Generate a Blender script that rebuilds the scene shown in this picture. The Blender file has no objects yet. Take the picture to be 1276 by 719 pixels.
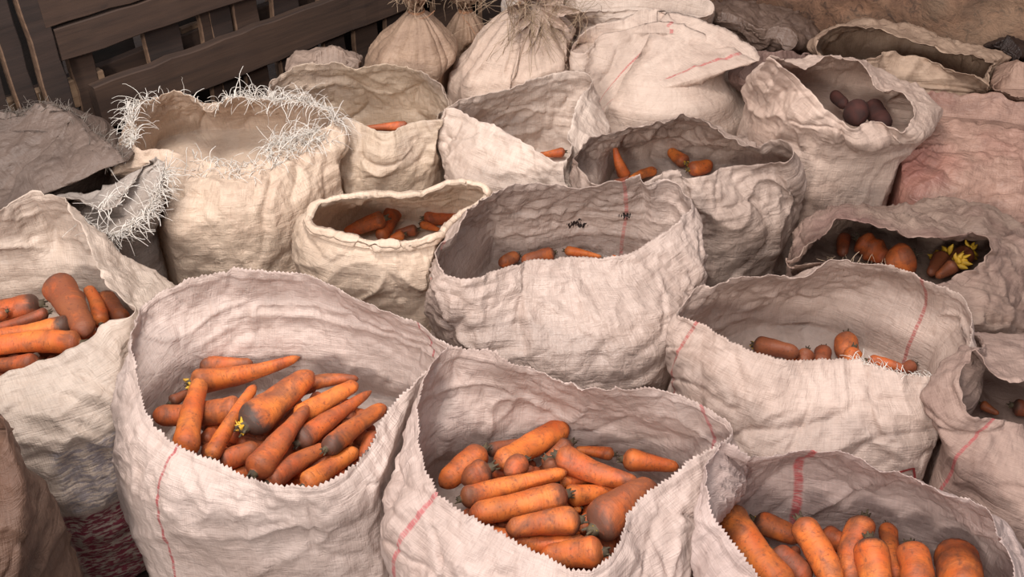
import bpy, math, random
import numpy as np
from mathutils import Vector, Matrix

S = bpy.context.scene
C = S.collection
PI = math.pi

# ------------------------------------------------------------------ camera
PITCH = math.radians(37.0)
CAMZ = 1.75
FPX = 1226.0
cam_d = bpy.data.cameras.new('camera')
cam = bpy.data.objects.new('camera', cam_d)
C.objects.link(cam)
cam.location = (0, 0, CAMZ)
cam.rotation_euler = (PI/2 - PITCH, 0, 0)
cam_d.sensor_width = 36.0
cam_d.lens = FPX/1276*36.0
cam_d.clip_start = 0.02
S.camera = cam

# ------------------------------------------------------------------ world and light
w = bpy.data.worlds.new('world'); S.world = w; w.use_nodes = True
w.node_tree.nodes['Background'].inputs[0].default_value = (0.92, 0.93, 1.0, 1)
w.node_tree.nodes['Background'].inputs[1].default_value = 0.52

def area(name, loc, target, size, power, col):
    l = bpy.data.lights.new(name, 'AREA'); l.shape = 'DISK'; l.size = size
    l.energy = power; l.color = col
    o = bpy.data.objects.new(name, l); C.objects.link(o)
    o.location = loc
    d = Vector(target) - Vector(loc)
    o.rotation_euler = d.to_track_quat('-Z', 'Y').to_euler()
    return o
area('door_light', (-1.7, -3.4, 2.9), (0.0, 2.2, 0.5), 0.7, 170, (1.0, 0.93, 0.87))
area('roof_opening', (-0.7, -0.6, 3.5), (0.0, 2.0, 0.5), 2.2, 86, (1.0, 0.96, 0.93))
area('back_fill', (-0.4, 1.35, 3.1), (-0.1, 2.4, 0.5), 0.7, 60, (1.0, 0.94, 0.88))  # added fill that brightens the back row, no actual lamp there

S.view_settings.view_transform = 'Standard'
S.view_settings.look = 'None'
S.view_settings.gamma = 1.0
S.view_settings.use_curve_mapping = False
S.view_settings.exposure = 0.04

# ------------------------------------------------------------------ maths helpers
FWD = np.array([0, math.cos(PITCH), -math.sin(PITCH)])
UPV = np.array([0, math.sin(PITCH), math.cos(PITCH)])
def ray(px, py):
    return FWD + (px-638.0)/FPX*np.array([1., 0, 0]) - (py-359.5)/FPX*UPV
def at(px, py, z):
    """the point of height z that stands at this place of the floor plan"""
    d = ray(px, py)
    return np.array([0, 0, CAMZ]) + d*((z-CAMZ)/d[2])
def mpx(px, py, z):
    d = ray(px, py); return ((z-CAMZ)/d[2])/FPX      # metres per pixel there

def vnoise(p, seed=0):
    p = np.asarray(p, float)
    i = np.floor(p).astype(np.int64); f = p - i
    f = f*f*f*(f*(f*6-15)+10)
    def h(a, b, c):
        n = (a*374761393 + b*668265263 + c*2147483647 + seed*974634777) & 0xffffffff
        n = ((n ^ (n >> 13))*1274126177) & 0xffffffff
        n = (n ^ (n >> 16)) & 0xffff
        return n/65535.0*2-1
    x, y, z = i[..., 0], i[..., 1], i[..., 2]
    fx, fy, fz = f[..., 0], f[..., 1], f[..., 2]
    def L(a, b, t): return a+(b-a)*t
    return L(L(L(h(x, y, z), h(x+1, y, z), fx), L(h(x, y+1, z), h(x+1, y+1, z), fx), fy),
             L(L(h(x, y, z+1), h(x+1, y, z+1), fx), L(h(x, y+1, z+1), h(x+1, y+1, z+1), fx), fy), fz)
def ridge(p, seed, pw=3.0):
    return (1-np.abs(vnoise(p, seed)))**pw
def sstep(a, b, x):
    t = np.clip((x-a)/(b-a), 0, 1); return t*t*(3-2*t)

def mesh_from(name, verts, faces, mats, parent=None, uv=None, smooth=True, loc=None, wrap=None):
    me = bpy.data.meshes.new(name)
    verts = np.asarray(verts, np.float32)
    if loc is not None: verts = verts - np.asarray(loc, np.float32)
    faces = np.asarray(faces)
    nf = len(faces); k = faces.shape[1]
    me.vertices.add(len(verts)); me.vertices.foreach_set('co', verts.ravel())
    me.loops.add(nf*k); me.loops.foreach_set('vertex_index', faces.ravel().astype(np.int32))
    me.polygons.add(nf); me.polygons.foreach_set('loop_start', np.arange(0, nf*k, k, dtype=np.int32))
    if smooth: me.polygons.foreach_set('use_smooth', np.ones(nf, bool))
    me.update(calc_edges=True)
    if uv is not None:
        l = me.uv_layers.new(name='UVMap')
        q = np.asarray(uv, np.float32)[faces.ravel()].reshape(nf, k, 2).copy()
        if wrap: # the last strip of cloth closes the round
            j = (q[:, :, 0].max(1)-q[:, :, 0].min(1)) > wrap*.5
            qq = q[j]; qq[:, :, 0] = np.where(qq[:, :, 0] < wrap*.5, qq[:, :, 0]+wrap, qq[:, :, 0]); q[j] = qq
        l.data.foreach_set('uv', q.ravel())
    me.materials.append(mats)
    o = bpy.data.objects.new(name, me); C.objects.link(o)
    if parent is not None: o.parent = parent
    return o

def thing(name, label, cat, loc=(0, 0, 0), group=None):
    o = bpy.data.objects.new(name, None); C.objects.link(o)
    o.location = loc; o['label'] = label; o['category'] = cat
    o.empty_display_size = 0.1
    if group: o['group'] = group
    return o

# ------------------------------------------------------------------ materials
def newmat(name):
    m = bpy.data.materials.new(name); m.use_nodes = True
    nt = m.node_tree; nt.nodes.clear()
    return m, nt
class NB:
    def __init__(s, nt): s.nt = nt
    def n(s, t, **kw):
        nd = s.nt.nodes.new(t)
        for k, v in kw.items():
            if k == 'ins':
                for i, val in v.items():
                    if isinstance(val, bpy.types.NodeSocket): s.nt.links.new(val, nd.inputs[i])
                    else: nd.inputs[i].default_value = val
            else: setattr(nd, k, v)
        return nd
    def m(s, op, a, b=0.0, c=0.0, clamp=False):
        nd = s.n('ShaderNodeMath', operation=op, use_clamp=clamp, ins={0: a, 1: b, 2: c}); return nd.outputs[0]
    def mix(s, f, a, b, blend='MIX'):
        nd = s.n('ShaderNodeMix', data_type='RGBA', blend_type=blend)
        for sock, val in ((nd.inputs[0], f), (nd.inputs[6], a), (nd.inputs[7], b)):
            if isinstance(val, bpy.types.NodeSocket): s.nt.links.new(val, sock)
            else: sock.default_value = val
        return nd.outputs[2]
    def noise(s, vec, scale, detail=3, rough=.55, dist=0.0):
        nd = s.n('ShaderNodeTexNoise', ins={'Vector': vec, 'Scale': scale, 'Detail': detail, 'Roughness': rough, 'Distortion': dist})
        return nd.outputs[0]
    def rng(s, x, a, b, c=0.0, d=1.0):
        nd = s.n('ShaderNodeMapRange', ins={0: x, 1: a, 2: b, 3: c, 4: d}); return nd.outputs[0]
    def vscale(s, vec, x, y, z=1):
        nd = s.n('ShaderNodeVectorMath', operation='MULTIPLY', ins={0: vec, 1: (x, y, z)}); return nd.outputs[0]

def col(r, g, b):
    f = lambda c: (c/255/12.92) if c/255 <= .04045 else ((c/255+.055)/1.055)**2.4
    return (f(r), f(g), f(b), 1)

def fabric(name, base, dirt=(120, 98, 84), dirt_amt=.4, stripes=(), width=.006, rough=.5, crinkle=1.0,
           stripe_col=(176, 82, 84), prints=(), holes=(), tint=None, trans=.22, streak=1.0):
    """woven polypropylene: warp and weft streaks, crinkles, soil, woven coloured threads (positions in metres of cloth)"""
    base = (base[0]*.97, base[1]*.93, base[2]*.907); dirt = (dirt[0]*.97, dirt[1]*.93, dirt[2]*.91)
    m, nt = newmat(name); b = NB(nt)
    uv = b.n('ShaderNodeTexCoord').outputs['UV']
    ob = b.n('ShaderNodeTexCoord').outputs['Object']
    sx = b.n('ShaderNodeSeparateXYZ', ins={0: uv}); u, v = sx.outputs[0], sx.outputs[1]
    warp = b.noise(b.vscale(uv, 420, 22), 1.0, 2, .5)
    weft = b.noise(b.vscale(uv, 24, 460), 1.0, 2, .5)
    streak_f = b.m('ADD', warp, weft)                                   # about 1.0
    mottled = b.noise(ob, 5.5, 5, .62, .6)
    fine = b.noise(ob, 60, 3, .6)
    blotch = b.noise(ob, 14, 4, .65, 1.0)
    d1 = b.rng(mottled, .46, .72)
    d2 = b.rng(blotch, .52, .78)
    dm = b.m('MULTIPLY', b.m('ADD', d1, b.m('MULTIPLY', d2, .6), clamp=True), dirt_amt)
    c = b.mix(dm, col(*base), col(*dirt))
    if tint: # uneven old stain of another hue
        c = b.mix(b.m('MULTIPLY', b.rng(b.noise(ob, 3.3, 3, .5), .45, .65), tint[1]), c, col(*tint[0]))
    br = b.rng(streak_f, .7, 1.3, 1-.10*streak, 1+.08*streak)
    cm = b.n('ShaderNodeCombineColor', ins={0: br, 1: br, 2: br}).outputs[0]
    c = b.mix(1.0, c, cm, 'MULTIPLY')
    for su in stripes:
        wob = b.m('MULTIPLY', b.m('SUBTRACT', b.noise(b.vscale(uv, 9, 14), 1.0, 2), .5), .006)
        d = b.m('ABSOLUTE', b.m('SUBTRACT', b.m('ADD', u, wob), su))
        line = b.rng(d, width*.35, width*.6, 1, 0)
        brk = b.rng(b.noise(b.vscale(uv, 60, 260), 1.0, 2), .34, .56, .25, 1)
        c = b.mix(b.m('MULTIPLY', b.m('MULTIPLY', line, brk), .9), c, col(*stripe_col))
    for (u0, u1, v0, v1, pc, amt, kind) in prints:                      # faded flat print
        inu = b.m('MULTIPLY', b.rng(u, u0, u0+.012), b.rng(u, u1-.012, u1, 1, 0))
        inv = b.m('MULTIPLY', b.rng(v, v0, v0+.01), b.rng(v, v1-.01, v1, 1, 0))
        tx = b.rng(b.noise(b.vscale(uv, 70, 130) if kind == 'letters' else b.vscale(uv, 30, 30), 1.0, 3, .6), .44, .54)
        c = b.mix(b.m('MULTIPLY', b.m('MULTIPLY', b.m('MULTIPLY', inu, inv), tx), amt), c, col(*pc))
    for (hu, hv, hr) in holes:                                          # threads worn apart
        dx = b.m('SUBTRACT', u, hu); dy = b.m('SUBTRACT', v, hv)
        dd = b.m('SQRT', b.m('ADD', b.m('MULTIPLY', dx, dx), b.m('MULTIPLY', dy, dy)))
        near = b.rng(dd, hr*.15, hr, 1, 0)
        t2 = b.rng(b.m('ADD', b.noise(b.vscale(uv, 330, 90), 1.0, 2), b.m('MULTIPLY', near, .34)), .66, .74)
        c = b.mix(b.m('MULTIPLY', t2, b.rng(near, 0, .2)), c, col(40, 30, 30))
    # relief
    crk = b.n('ShaderNodeTexVoronoi', feature='DISTANCE_TO_EDGE', ins={'Vector': b.n('ShaderNodeVectorMath', operation='ADD', ins={
        0: ob, 1: b.n('ShaderNodeVectorMath', operation='SCALE', ins={0: b.n('ShaderNodeTexNoise', ins={'Vector': ob, 'Scale': 12.0}).outputs[1], 'Scale': .09}).outputs[0]}).outputs[0], 'Scale': 26.0}).outputs[0]
    crk = b.rng(crk, 0, .25)
    hgt = b.m('ADD', b.m('MULTIPLY', streak_f, .28), b.m('MULTIPLY', crk, .16*crinkle))
    hgt = b.m('ADD', hgt, b.m('MULTIPLY', b.noise(ob, 34, 5, .6, .8), .95*crinkle))
    hgt = b.m('ADD', hgt, b.m('MULTIPLY', b.noise(b.vscale(uv, 8, 60), 1.0, 3, .55, .6), .5*crinkle))
    bump = b.n('ShaderNodeBump', ins={'Strength': .75, 'Distance': .006, 'Height': hgt})
    p = b.n('ShaderNodeBsdfPrincipled', ins={'Base Color': c, 'Roughness': rough, 'Normal': bump.outputs[0], 'IOR': 1.42})
    tr = b.n('ShaderNodeBsdfTranslucent', ins={'Color': c, 'Normal': bump.outputs[0]})
    ms = b.n('ShaderNodeMixShader', ins={0: trans, 1: p.outputs[0], 2: tr.outputs[0]})
    out = b.n('ShaderNodeOutputMaterial', ins={0: ms.outputs[0]})
    return m

def carrot_mat():
    m, nt = newmat('carrot_skin'); b = NB(nt)
    tc = b.n('ShaderNodeTexCoord'); uv = tc.outputs['UV']; ob = tc.outputs['Object']
    oi = b.n('ShaderNodeObjectInfo')
    sc = b.n('ShaderNodeSeparateColor', ins={0: oi.outputs['Color']})
    head, soil, hue = sc.outputs[0], sc.outputs[1], sc.outputs[2]
    vec = b.n('ShaderNodeVectorMath', operation='ADD', ins={0: ob, 1: b.n('ShaderNodeCombineXYZ', ins={0: oi.outputs['Random'], 1: b.m('MULTIPLY', oi.outputs['Random'], 7.0), 2: 0.0}).outputs[0]}).outputs[0]
    t = b.n('ShaderNodeSeparateXYZ', ins={0: uv}).outputs[0]
    rnd = oi.outputs['Random']
    c = b.mix(b.rng(b.noise(vec, 16, 3), .35, .65), col(196, 92, 36), col(214, 122, 52))
    c = b.mix(hue, c, col(170, 72, 38))                                  # redder roots
    dirt = b.noise(vec, 26, 6, .68, .5)
    dirt2 = b.noise(b.vscale(vec, 1.0, 1.0, 1.0), 130, 3, .6)
    dm = b.rng(b.m('ADD', dirt, b.m('MULTIPLY', b.m('SUBTRACT', soil, .45), .42)), .40, .64)
    c = b.mix(b.m('MULTIPLY', dm, .8), c, col(112, 66, 46))
    hm = b.m('ADD', b.rng(t, .02, .26, 1, 0), b.m('MULTIPLY', b.m('SUBTRACT', dirt, .5), 1.5))
    hm = b.m('MULTIPLY', b.rng(hm, .25, .75), head)
    c = b.mix(hm, c, col(70, 52, 44))
    tipm = b.m('MULTIPLY', b.rng(t, .93, 1.0), .6)
    c = b.mix(tipm, c, col(110, 62, 44))
    spk = b.rng(dirt2, .58, .68)
    c = b.mix(b.m('MULTIPLY', spk, .55), c, col(98, 56, 40))
    rings = b.noise(b.vscale(ob, 210, 14, 14), 1.0, 3, .6)
    lent = b.rng(b.noise(b.vscale(ob, 320, 60, 60), 1.0, 2), .62, .70)
    c = b.mix(b.m('MULTIPLY', lent, .4), c, col(140, 66, 40))
    h = b.m('ADD', b.m('MULTIPLY', rings, .7), b.m('MULTIPLY', dirt2, .35))
    h = b.m('SUBTRACT', h, b.m('MULTIPLY', lent, .35))
    bump = b.n('ShaderNodeBump', ins={'Strength': .55, 'Distance': .0022, 'Height': h})
    p = b.n('ShaderNodeBsdfPrincipled', ins={'Base Color': c, 'Roughness': .62, 'Normal': bump.outputs[0],
            'Subsurface Weight': .08, 'Subsurface Radius': (.01, .004, .002), 'Subsurface Scale': .5})
    b.n('ShaderNodeOutputMaterial', ins={0: p.outputs[0]})
    return m

def simple(name, base, rough=.7, var=None, scale=20, bump=.3, dist=.003, vecscale=None, trans=0.0):
    m, nt = newmat(name); b = NB(nt)
    ob = b.n('ShaderNodeTexCoord').outputs['Object']
    if vecscale: ob = b.vscale(ob, *vecscale)
    n1 = b.noise(ob, scale, 6, .62, .4)
    c = b.mix(b.rng(n1, .32, .68), col(*base), col(*(var or base)))
    bp = b.n('ShaderNodeBump', ins={'Strength': bump, 'Distance': dist, 'Height': n1})
    p = b.n('ShaderNodeBsdfPrincipled', ins={'Base Color': c, 'Roughness': rough, 'Normal': bp.outputs[0]})
    sh = p.outputs[0]
    if trans:
        tr = b.n('ShaderNodeBsdfTranslucent', ins={'Color': c})
        sh = b.n('ShaderNodeMixShader', ins={0: trans, 1: sh, 2: tr.outputs[0]}).outputs[0]
    b.n('ShaderNodeOutputMaterial', ins={0: sh})
    return m

def wood(name, a, c_, edge=None):
    m, nt = newmat(name); b = NB(nt)
    ob = b.n('ShaderNodeTexCoord').outputs['Object']
    oi = b.n('ShaderNodeObjectInfo').outputs['Random']
    v = b.n('ShaderNodeVectorMath', operation='ADD', ins={0: ob, 1: b.n('ShaderNodeCombineXYZ', ins={0: b.m('MULTIPLY', oi, 9.0), 1: oi, 2: b.m('MULTIPLY', oi, 5.0)}).outputs[0]}).outputs[0]
    g = b.noise(b.vscale(v, 3, 60, 60), 1.0, 5, .6, .4)
    k = b.rng(b.noise(b.vscale(v, 9, 16, 16), 1.0, 2, .5, .3), .68, .78)
    big = b.noise(v, 5, 3)
    c = b.mix(b.rng(g, .3, .7), col(*a), col(*c_))
    c = b.mix(b.m('MULTIPLY', b.rng(big, .4, .7), .35), c, col(70, 52, 44))
    c = b.mix(b.m('MULTIPLY', k, .6), c, col(38, 26, 22))
    bp = b.n('ShaderNodeBump', ins={'Strength': .5, 'Distance': .002, 'Height': g})
    p = b.n('ShaderNodeBsdfPrincipled', ins={'Base Color': c, 'Roughness': .8, 'Normal': bp.outputs[0]})
    b.n('ShaderNodeOutputMaterial', ins={0: p.outputs[0]})
    return m

def clay_wall():
    m, nt = newmat('old_plaster'); b = NB(nt)
    ob = b.n('ShaderNodeTexCoord').outputs['Object']
    n1 = b.noise(ob, 9, 6, .7, .8); n2 = b.noise(ob, 26, 5, .72, 1.2); n3 = b.noise(ob, 4, 3, .5)
    c = b.mix(b.rng(n1, .35, .65), col(148, 110, 86), col(100, 72, 56))
    c = b.mix(b.m('MULTIPLY', b.rng(n2, .52, .66), .8), c, col(52, 38, 34))
    c = b.mix(b.m('MULTIPLY', b.rng(n3, .5, .7), .5), c, col(140, 118, 98))
    h = b.m('ADD', n1, b.m('MULTIPLY', n2, .5))
    bp = b.n('ShaderNodeBump', ins={'Strength': .7, 'Distance': .02, 'Height': h})
    p = b.n('ShaderNodeBsdfPrincipled', ins={'Base Color': c, 'Roughness': .9, 'Normal': bp.outputs[0]})
    b.n('ShaderNodeOutputMaterial', ins={0: p.outputs[0]})
    return m

M_CARROT = carrot_mat()
M_STEM = simple('dried_crown', (92, 80, 56), .8, (64, 52, 42), 60)
M_SPROUT = simple('yellow_sprout', (214, 172, 44), .6, (180, 136, 44), 50)
M_BEET = simple('beet_skin', (70, 32, 24), .85, (46, 22, 18), 30, .4)
M_THREAD = simple('plastic_thread', (250, 244, 236), .4, (236, 228, 220), 8, 0, trans=.3)
M_THREAD_TAN = simple('tan_thread', (196, 170, 142), .5, (165, 138, 115), 20, 0, trans=.2)
M_THREAD_GREY = simple('grey_thread', (150, 138, 128), .5, (120, 108, 100), 20, 0, trans=.25)
M_TWINE = simple('twine', (180, 130, 96), .8, (140, 100, 76), 60, .3)
M_WOOD = wood('weathered_wood', (72, 52, 40), (46, 32, 25))
M_WOOD2 = wood('dark_wood', (50, 36, 30), (30, 21, 18))
M_EDGE = wood('lit_sawn_edge', (128, 100, 78), (92, 68, 52))
M_SKIN = wood('gap_shade_wood', (26, 19, 17), (16, 12, 11))  # rear boards coloured near black to put shade into the fence gaps
M_WOODL = wood('pale_wood', (150, 122, 96), (112, 86, 66))
M_WALL = clay_wall()
M_FLOOR = simple('packed_earth', (70, 54, 44), .95, (45, 34, 29), 12, .6, .02)
M_INK = simple('red_print', (158, 60, 56), .6, (140, 60, 60), 60, 0)
M_STRAW = simple('dry_stalk', (196, 158, 96), .8, (150, 116, 70), 60)

# ------------------------------------------------------------------ setting
U2 = np.array([.664, .748]); N2 = np.array([-.748, .664])               # fence direction and its outward normal
FP = at(250, 114, .45)[:2]                                              # a point of the fence's front face
WP = np.array([1.52, 3.12])                                             # a point of the rear wall's face
def on_fence(px, py, depth=0.0):
    d = ray(px, py)
    o = np.array([0, 0, CAMZ]); q = FP + N2*depth
    t = np.dot(q-o[:2], N2)/np.dot(d[:2], N2)
    p = o + d*t
    return np.dot(p[:2]-FP, U2), p[2]

flo = mesh_from('floor', [(-4, -3, 0), (4, -3, 0), (4, 6, 0), (-4, 6, 0)], [(0, 1, 2, 3)], M_FLOOR, smooth=False)
flo['kind'] = 'structure'
def rough_wall(name, p0, dirv, nrm, length, height, mat):
    nx, nz = 220, 90
    s, z = np.meshgrid(np.linspace(0, length, nx), np.linspace(0, height, nz), indexing='ij')
    P = np.stack([p0[0]+dirv[0]*s, p0[1]+dirv[1]*s, z], -1)
    d = .03*vnoise(P*3, 5) + .014*vnoise(P*11, 6) + .012*ridge(P*np.array([4, 4, 9]), 7, 5)
    P[..., 0] -= nrm[0]*d; P[..., 1] -= nrm[1]*d
    idx = np.arange(nx*nz).reshape(nx, nz)
    F = np.stack([idx[:-1, :-1], idx[1:, :-1], idx[1:, 1:], idx[:-1, 1:]], -1).reshape(-1, 4)
    # back face makes the wall a solid slab
    Q = P.reshape(-1, 3)
    o = mesh_from(name, Q, F, mat)
    sd = o.modifiers.new('thick', 'SOLIDIFY'); sd.thickness = .2; sd.offset = 1 if False else -1
    o['kind'] = 'structure'
    return o
rdir = np.array([.748, -.664]); 
corner = WP - rdir*np.dot(WP-FP, rdir)
corner = FP + U2*np.dot(WP-FP, U2)
rough_wall('wall_back', corner-rdir*.4, rdir, U2, 3.6, 1.6, M_WALL)

fence = bpy.data.objects.new('wall_left', None); C.objects.link(fence)
fence['kind'] = 'structure'; fence['label'] = 'dark weathered wooden slat wall behind the left sacks'
fence.location = (FP[0], FP[1], 0)
fence.rotation_euler = (0, 0, math.atan2(U2[1], U2[0]))
def plank(s0, s1, z0, z1, dep, th, mat, name='plank', slope=0.0, seed=0):
    """board between s0..s1 along the fence and z0..z1; local y is away from the room"""
    nx = max(2, int((s1-s0)/.06)); nz = max(2, int((z1-z0)/.06))
    rnd = random.Random(seed+int(s0*997)+int(z0*131))
    V = []; F = []
    L = [(s0, s1)]
    long_h = (s1-s0) > (z1-z0)
    n = nx if long_h else nz
    for i in range(n+1):
        f = i/n
        j1 = rnd.uniform(-.003, .003); j2 = rnd.uniform(-.003, .003); j3 = rnd.uniform(-.002, .002)
        b = .003
        if long_h:
            x = s0+(s1-s0)*f; dz = slope*(x-s0)
            pr = [(x, dep, z0+dz+b+j1), (x, dep+b, z0+dz+j1), (x, dep+th-b, z0+dz+j1), (x, dep+th, z0+dz+b+j1),
                  (x, dep+th, z1+dz-b+j2), (x, dep+th-b, z1+dz+j2), (x, dep+b, z1+dz+j2), (x, dep, z1+dz-b+j2)]
        else:
            z = z0+(z1-z0)*f; dx = slope*(z-z0)
            pr = [(s0+dx+b+j1, dep, z), (s0+dx+j1, dep+b, z), (s0+dx+j1, dep+th-b, z), (s0+dx+b+j1, dep+th, z),
                  (s1+dx-b+j2, dep+th, z), (s1+dx+j2, dep+th-b, z), (s1+dx+j2, dep+b, z), (s1+dx-b+j2, dep, z)]
        V += [(a, c+j3, d) for a, c, d in pr]
    for i in range(n):
        for k in range(8):
            a = i*8+k; c = i*8+(k+1) % 8
            F.append((a, c, c+8, a+8))
    for e in (0, n*8):
        for k in range(1, 7, 1):
            F.append((e, e+k, e+k+1, e))if False else None
    me = bpy.data.meshes.new(name)
    F = [f for f in F if f] + [tuple(range(0, 8))[::-1], tuple(range(n*8, n*8+8))]
    me.from_pydata(V, [], F); me.materials.append(mat)
    if not long_h:                                  # sawn left edge of an upright, coloured paler to read as lit
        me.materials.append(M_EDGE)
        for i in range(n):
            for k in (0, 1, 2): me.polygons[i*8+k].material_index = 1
    me.update()
    o = bpy.data.objects.new(name, me); C.objects.link(o); o.parent = fence
    return o
def hplank(a, b, a2, dep, th, mat, s0=None, s1=None, sl=None):
    """horizontal board: top edge through pixel-derived a..b, lower edge at a2"""
    (sa, za), (sb, zb), (sc, zc) = on_fence(*a, dep), on_fence(*b, dep), on_fence(*a2, dep)
    sl = (zb-za)/(sb-sa) if sl is None else sl
    S0 = sa if s0 is None else s0; S1 = sb if s1 is None else s1
    zt = za+sl*(S0-sa); zl = zc+sl*(S0-sc)
    return plank(S0, S1, zl, zt, dep, th, mat, slope=sl)
def vplank(pl, pr, dep, th, mat, z0, z1):
    (sa, za), (sb, zb) = on_fence(*pl, dep), on_fence(*pr, dep)
    return plank(sa, sb, z0, z1, dep, th, mat)

SE = 3.4
sA, _ = on_fence(67, 35); sB, _ = on_fence(50, 5)
(q1, w1), (q2, w2) = on_fence(67, 37, .002), on_fence(160, 8, .002)
hplank((52, -34), (300, -120), (67, 34), 0, .03, M_WOOD, s0=sA-.02, s1=SE, sl=(w2-w1)/(q2-q1))
hplank((67, 37), (160, 8), (84, 75), .002, .03, M_WOOD, s0=sA, s1=SE)
hplank((193, 81), (400, 5), (250, 115), 0, .035, M_WOOD, s0=sA+.06, s1=SE)
s3, z3 = on_fence(250, 115)
plank(sA-.6, SE, .03, .13, 0.0, .03, M_WOOD, slope=0)
# upright boards behind the rails
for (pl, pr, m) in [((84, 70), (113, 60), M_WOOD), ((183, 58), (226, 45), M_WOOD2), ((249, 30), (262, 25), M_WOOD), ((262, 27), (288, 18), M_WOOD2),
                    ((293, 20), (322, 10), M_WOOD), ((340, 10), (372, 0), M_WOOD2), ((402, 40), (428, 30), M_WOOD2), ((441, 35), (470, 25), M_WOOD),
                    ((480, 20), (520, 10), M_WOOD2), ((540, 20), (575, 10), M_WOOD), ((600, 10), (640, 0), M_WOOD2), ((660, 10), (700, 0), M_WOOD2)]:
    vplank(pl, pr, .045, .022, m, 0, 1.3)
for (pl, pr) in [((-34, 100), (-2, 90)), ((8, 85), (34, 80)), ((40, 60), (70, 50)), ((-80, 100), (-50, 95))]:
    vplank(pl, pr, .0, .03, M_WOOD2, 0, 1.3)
# low rail and rear skin seen through the gaps
hplank((113, 86), (190, 58), (120, 108), .09, .03, M_WOOD, s0=sA-.5, s1=SE)
hplank((-30, 140), (90, 100), (-20, 175), .05, .03, M_WOODL, s0=sA-.8, s1=sA+.12)
hplank((226, 36), (248, 28), (229, 50), .10, .02, M_WOODL)
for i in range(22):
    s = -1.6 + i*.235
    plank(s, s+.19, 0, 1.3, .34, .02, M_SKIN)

# ------------------------------------------------------------------ threads
def threads(name, polylines, rad, mat, parent):
    V = []; F = []
    for pl in polylines:
        pl = np.asarray(pl, float); n = len(pl)
        if n < 2: continue
        t = np.gradient(pl, axis=0); t /= (np.linalg.norm(t, axis=1, keepdims=True)+1e-9)
        a = np.cross(t, [0.3, .2, .9]); a /= (np.linalg.norm(a, axis=1, keepdims=True)+1e-9)
        b2 = np.cross(t, a)
        base = len(V)
        for i in range(n):
            r = rad*(1-.5*i/n)
            for k in range(3):
                an = k*2*PI/3
                V.append(pl[i]+a[i]*math.cos(an)*r*1.4+b2[i]*math.sin(an)*r*.7)
        for i in range(n-1):
            for k in range(3):
                q = base+i*3+k; q2 = base+i*3+(k+1) % 3
                F.append((q, q2, q2+3, q+3))
    if not F: return None
    loc = np.array(parent.location) if parent is not None else None
    o = mesh_from(name, V, F, mat, parent, loc=loc)
    o['kind'] = 'stuff'
    return o
def fray(p0, d, L, rnd, curl=1.0, n=7, droop=.12):
    """one loose thread from p0 along d, curling and sagging"""
    d = np.array(d, float); d /= np.linalg.norm(d)+1e-9
    ax = np.array([rnd.gauss(0, 1) for _ in range(3)]); pts = [np.array(p0, float)]
    for i in range(n):
        d = d + ax*.22*curl*rnd.uniform(.3, 1.4) + np.array([0, 0, -droop*i/n]) + np.array([rnd.gauss(0, .12*curl) for _ in range(3)])
        d /= np.linalg.norm(d)
        pts.append(pts[-1]+d*L/n)
    return pts

# ------------------------------------------------------------------ sacks
ALLS = []            # (cx, cy, R, z_top) for squeezing neighbours against one another
def catmull_closed(P, n):
    P = np.asarray(P, float); k = len(P)
    out = []
    for i in range(k):
        p0, p1, p2, p3 = P[(i-1) % k], P[i], P[(i+1) % k], P[(i+2) % k]
        for t in np.linspace(0, 1, 24, endpoint=False):
            out.append(.5*((2*p1)+(-p0+p2)*t+(2*p0-5*p1+4*p2-p3)*t*t+(-p0+3*p1-3*p2+p3)*t**3))
    out = np.array(out); out = np.vstack([out, out[:1]])
    L = np.concatenate([[0], np.cumsum(np.linalg.norm(np.diff(out, axis=0), axis=1))])
    s = np.linspace(0, L[-1], n, endpoint=False)
    return np.stack([np.interp(s, L, out[:, j]) for j in range(3)], -1), L[-1]

def squeeze(P, me_i, wgt):
    """press the cloth flat where it meets a neighbouring sack, the fence or the wall"""
    cx, cy, R, zt = ALLS[me_i]
    for j, (x, y, r, z2) in enumerate(ALLS):
        if j == me_i: continue
        dx, dy = x-cx, y-cy; D = math.hypot(dx, dy)
        if D > R+r+.12: continue
        ux, uy = dx/D, dy/D
        bd = (D*D + R*R - r*r)/(2*D) - .005
        s = (P[..., 0]-cx)*ux+(P[..., 1]-cy)*uy
        ex = s-bd
        k = .02
        push = np.where(ex > k, ex, np.where(ex > -k, (ex+k)**2/(4*k), 0))
        wj = wgt*sstep(z2+.03, z2-.05, P[..., 2])
        P[..., 0] -= ux*push*wj; P[..., 1] -= uy*push*wj
    for (pp, nn) in ((FP, N2), (WP, U2)):
        s = (P[..., 0]-pp[0])*nn[0]+(P[..., 1]-pp[1])*nn[1] + .012 + (.05 if nn is U2 else 0)
        push = np.maximum(s, 0)
        P[..., 0] -= nn[0]*push; P[..., 1] -= nn[1]*push
    return P

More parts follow.
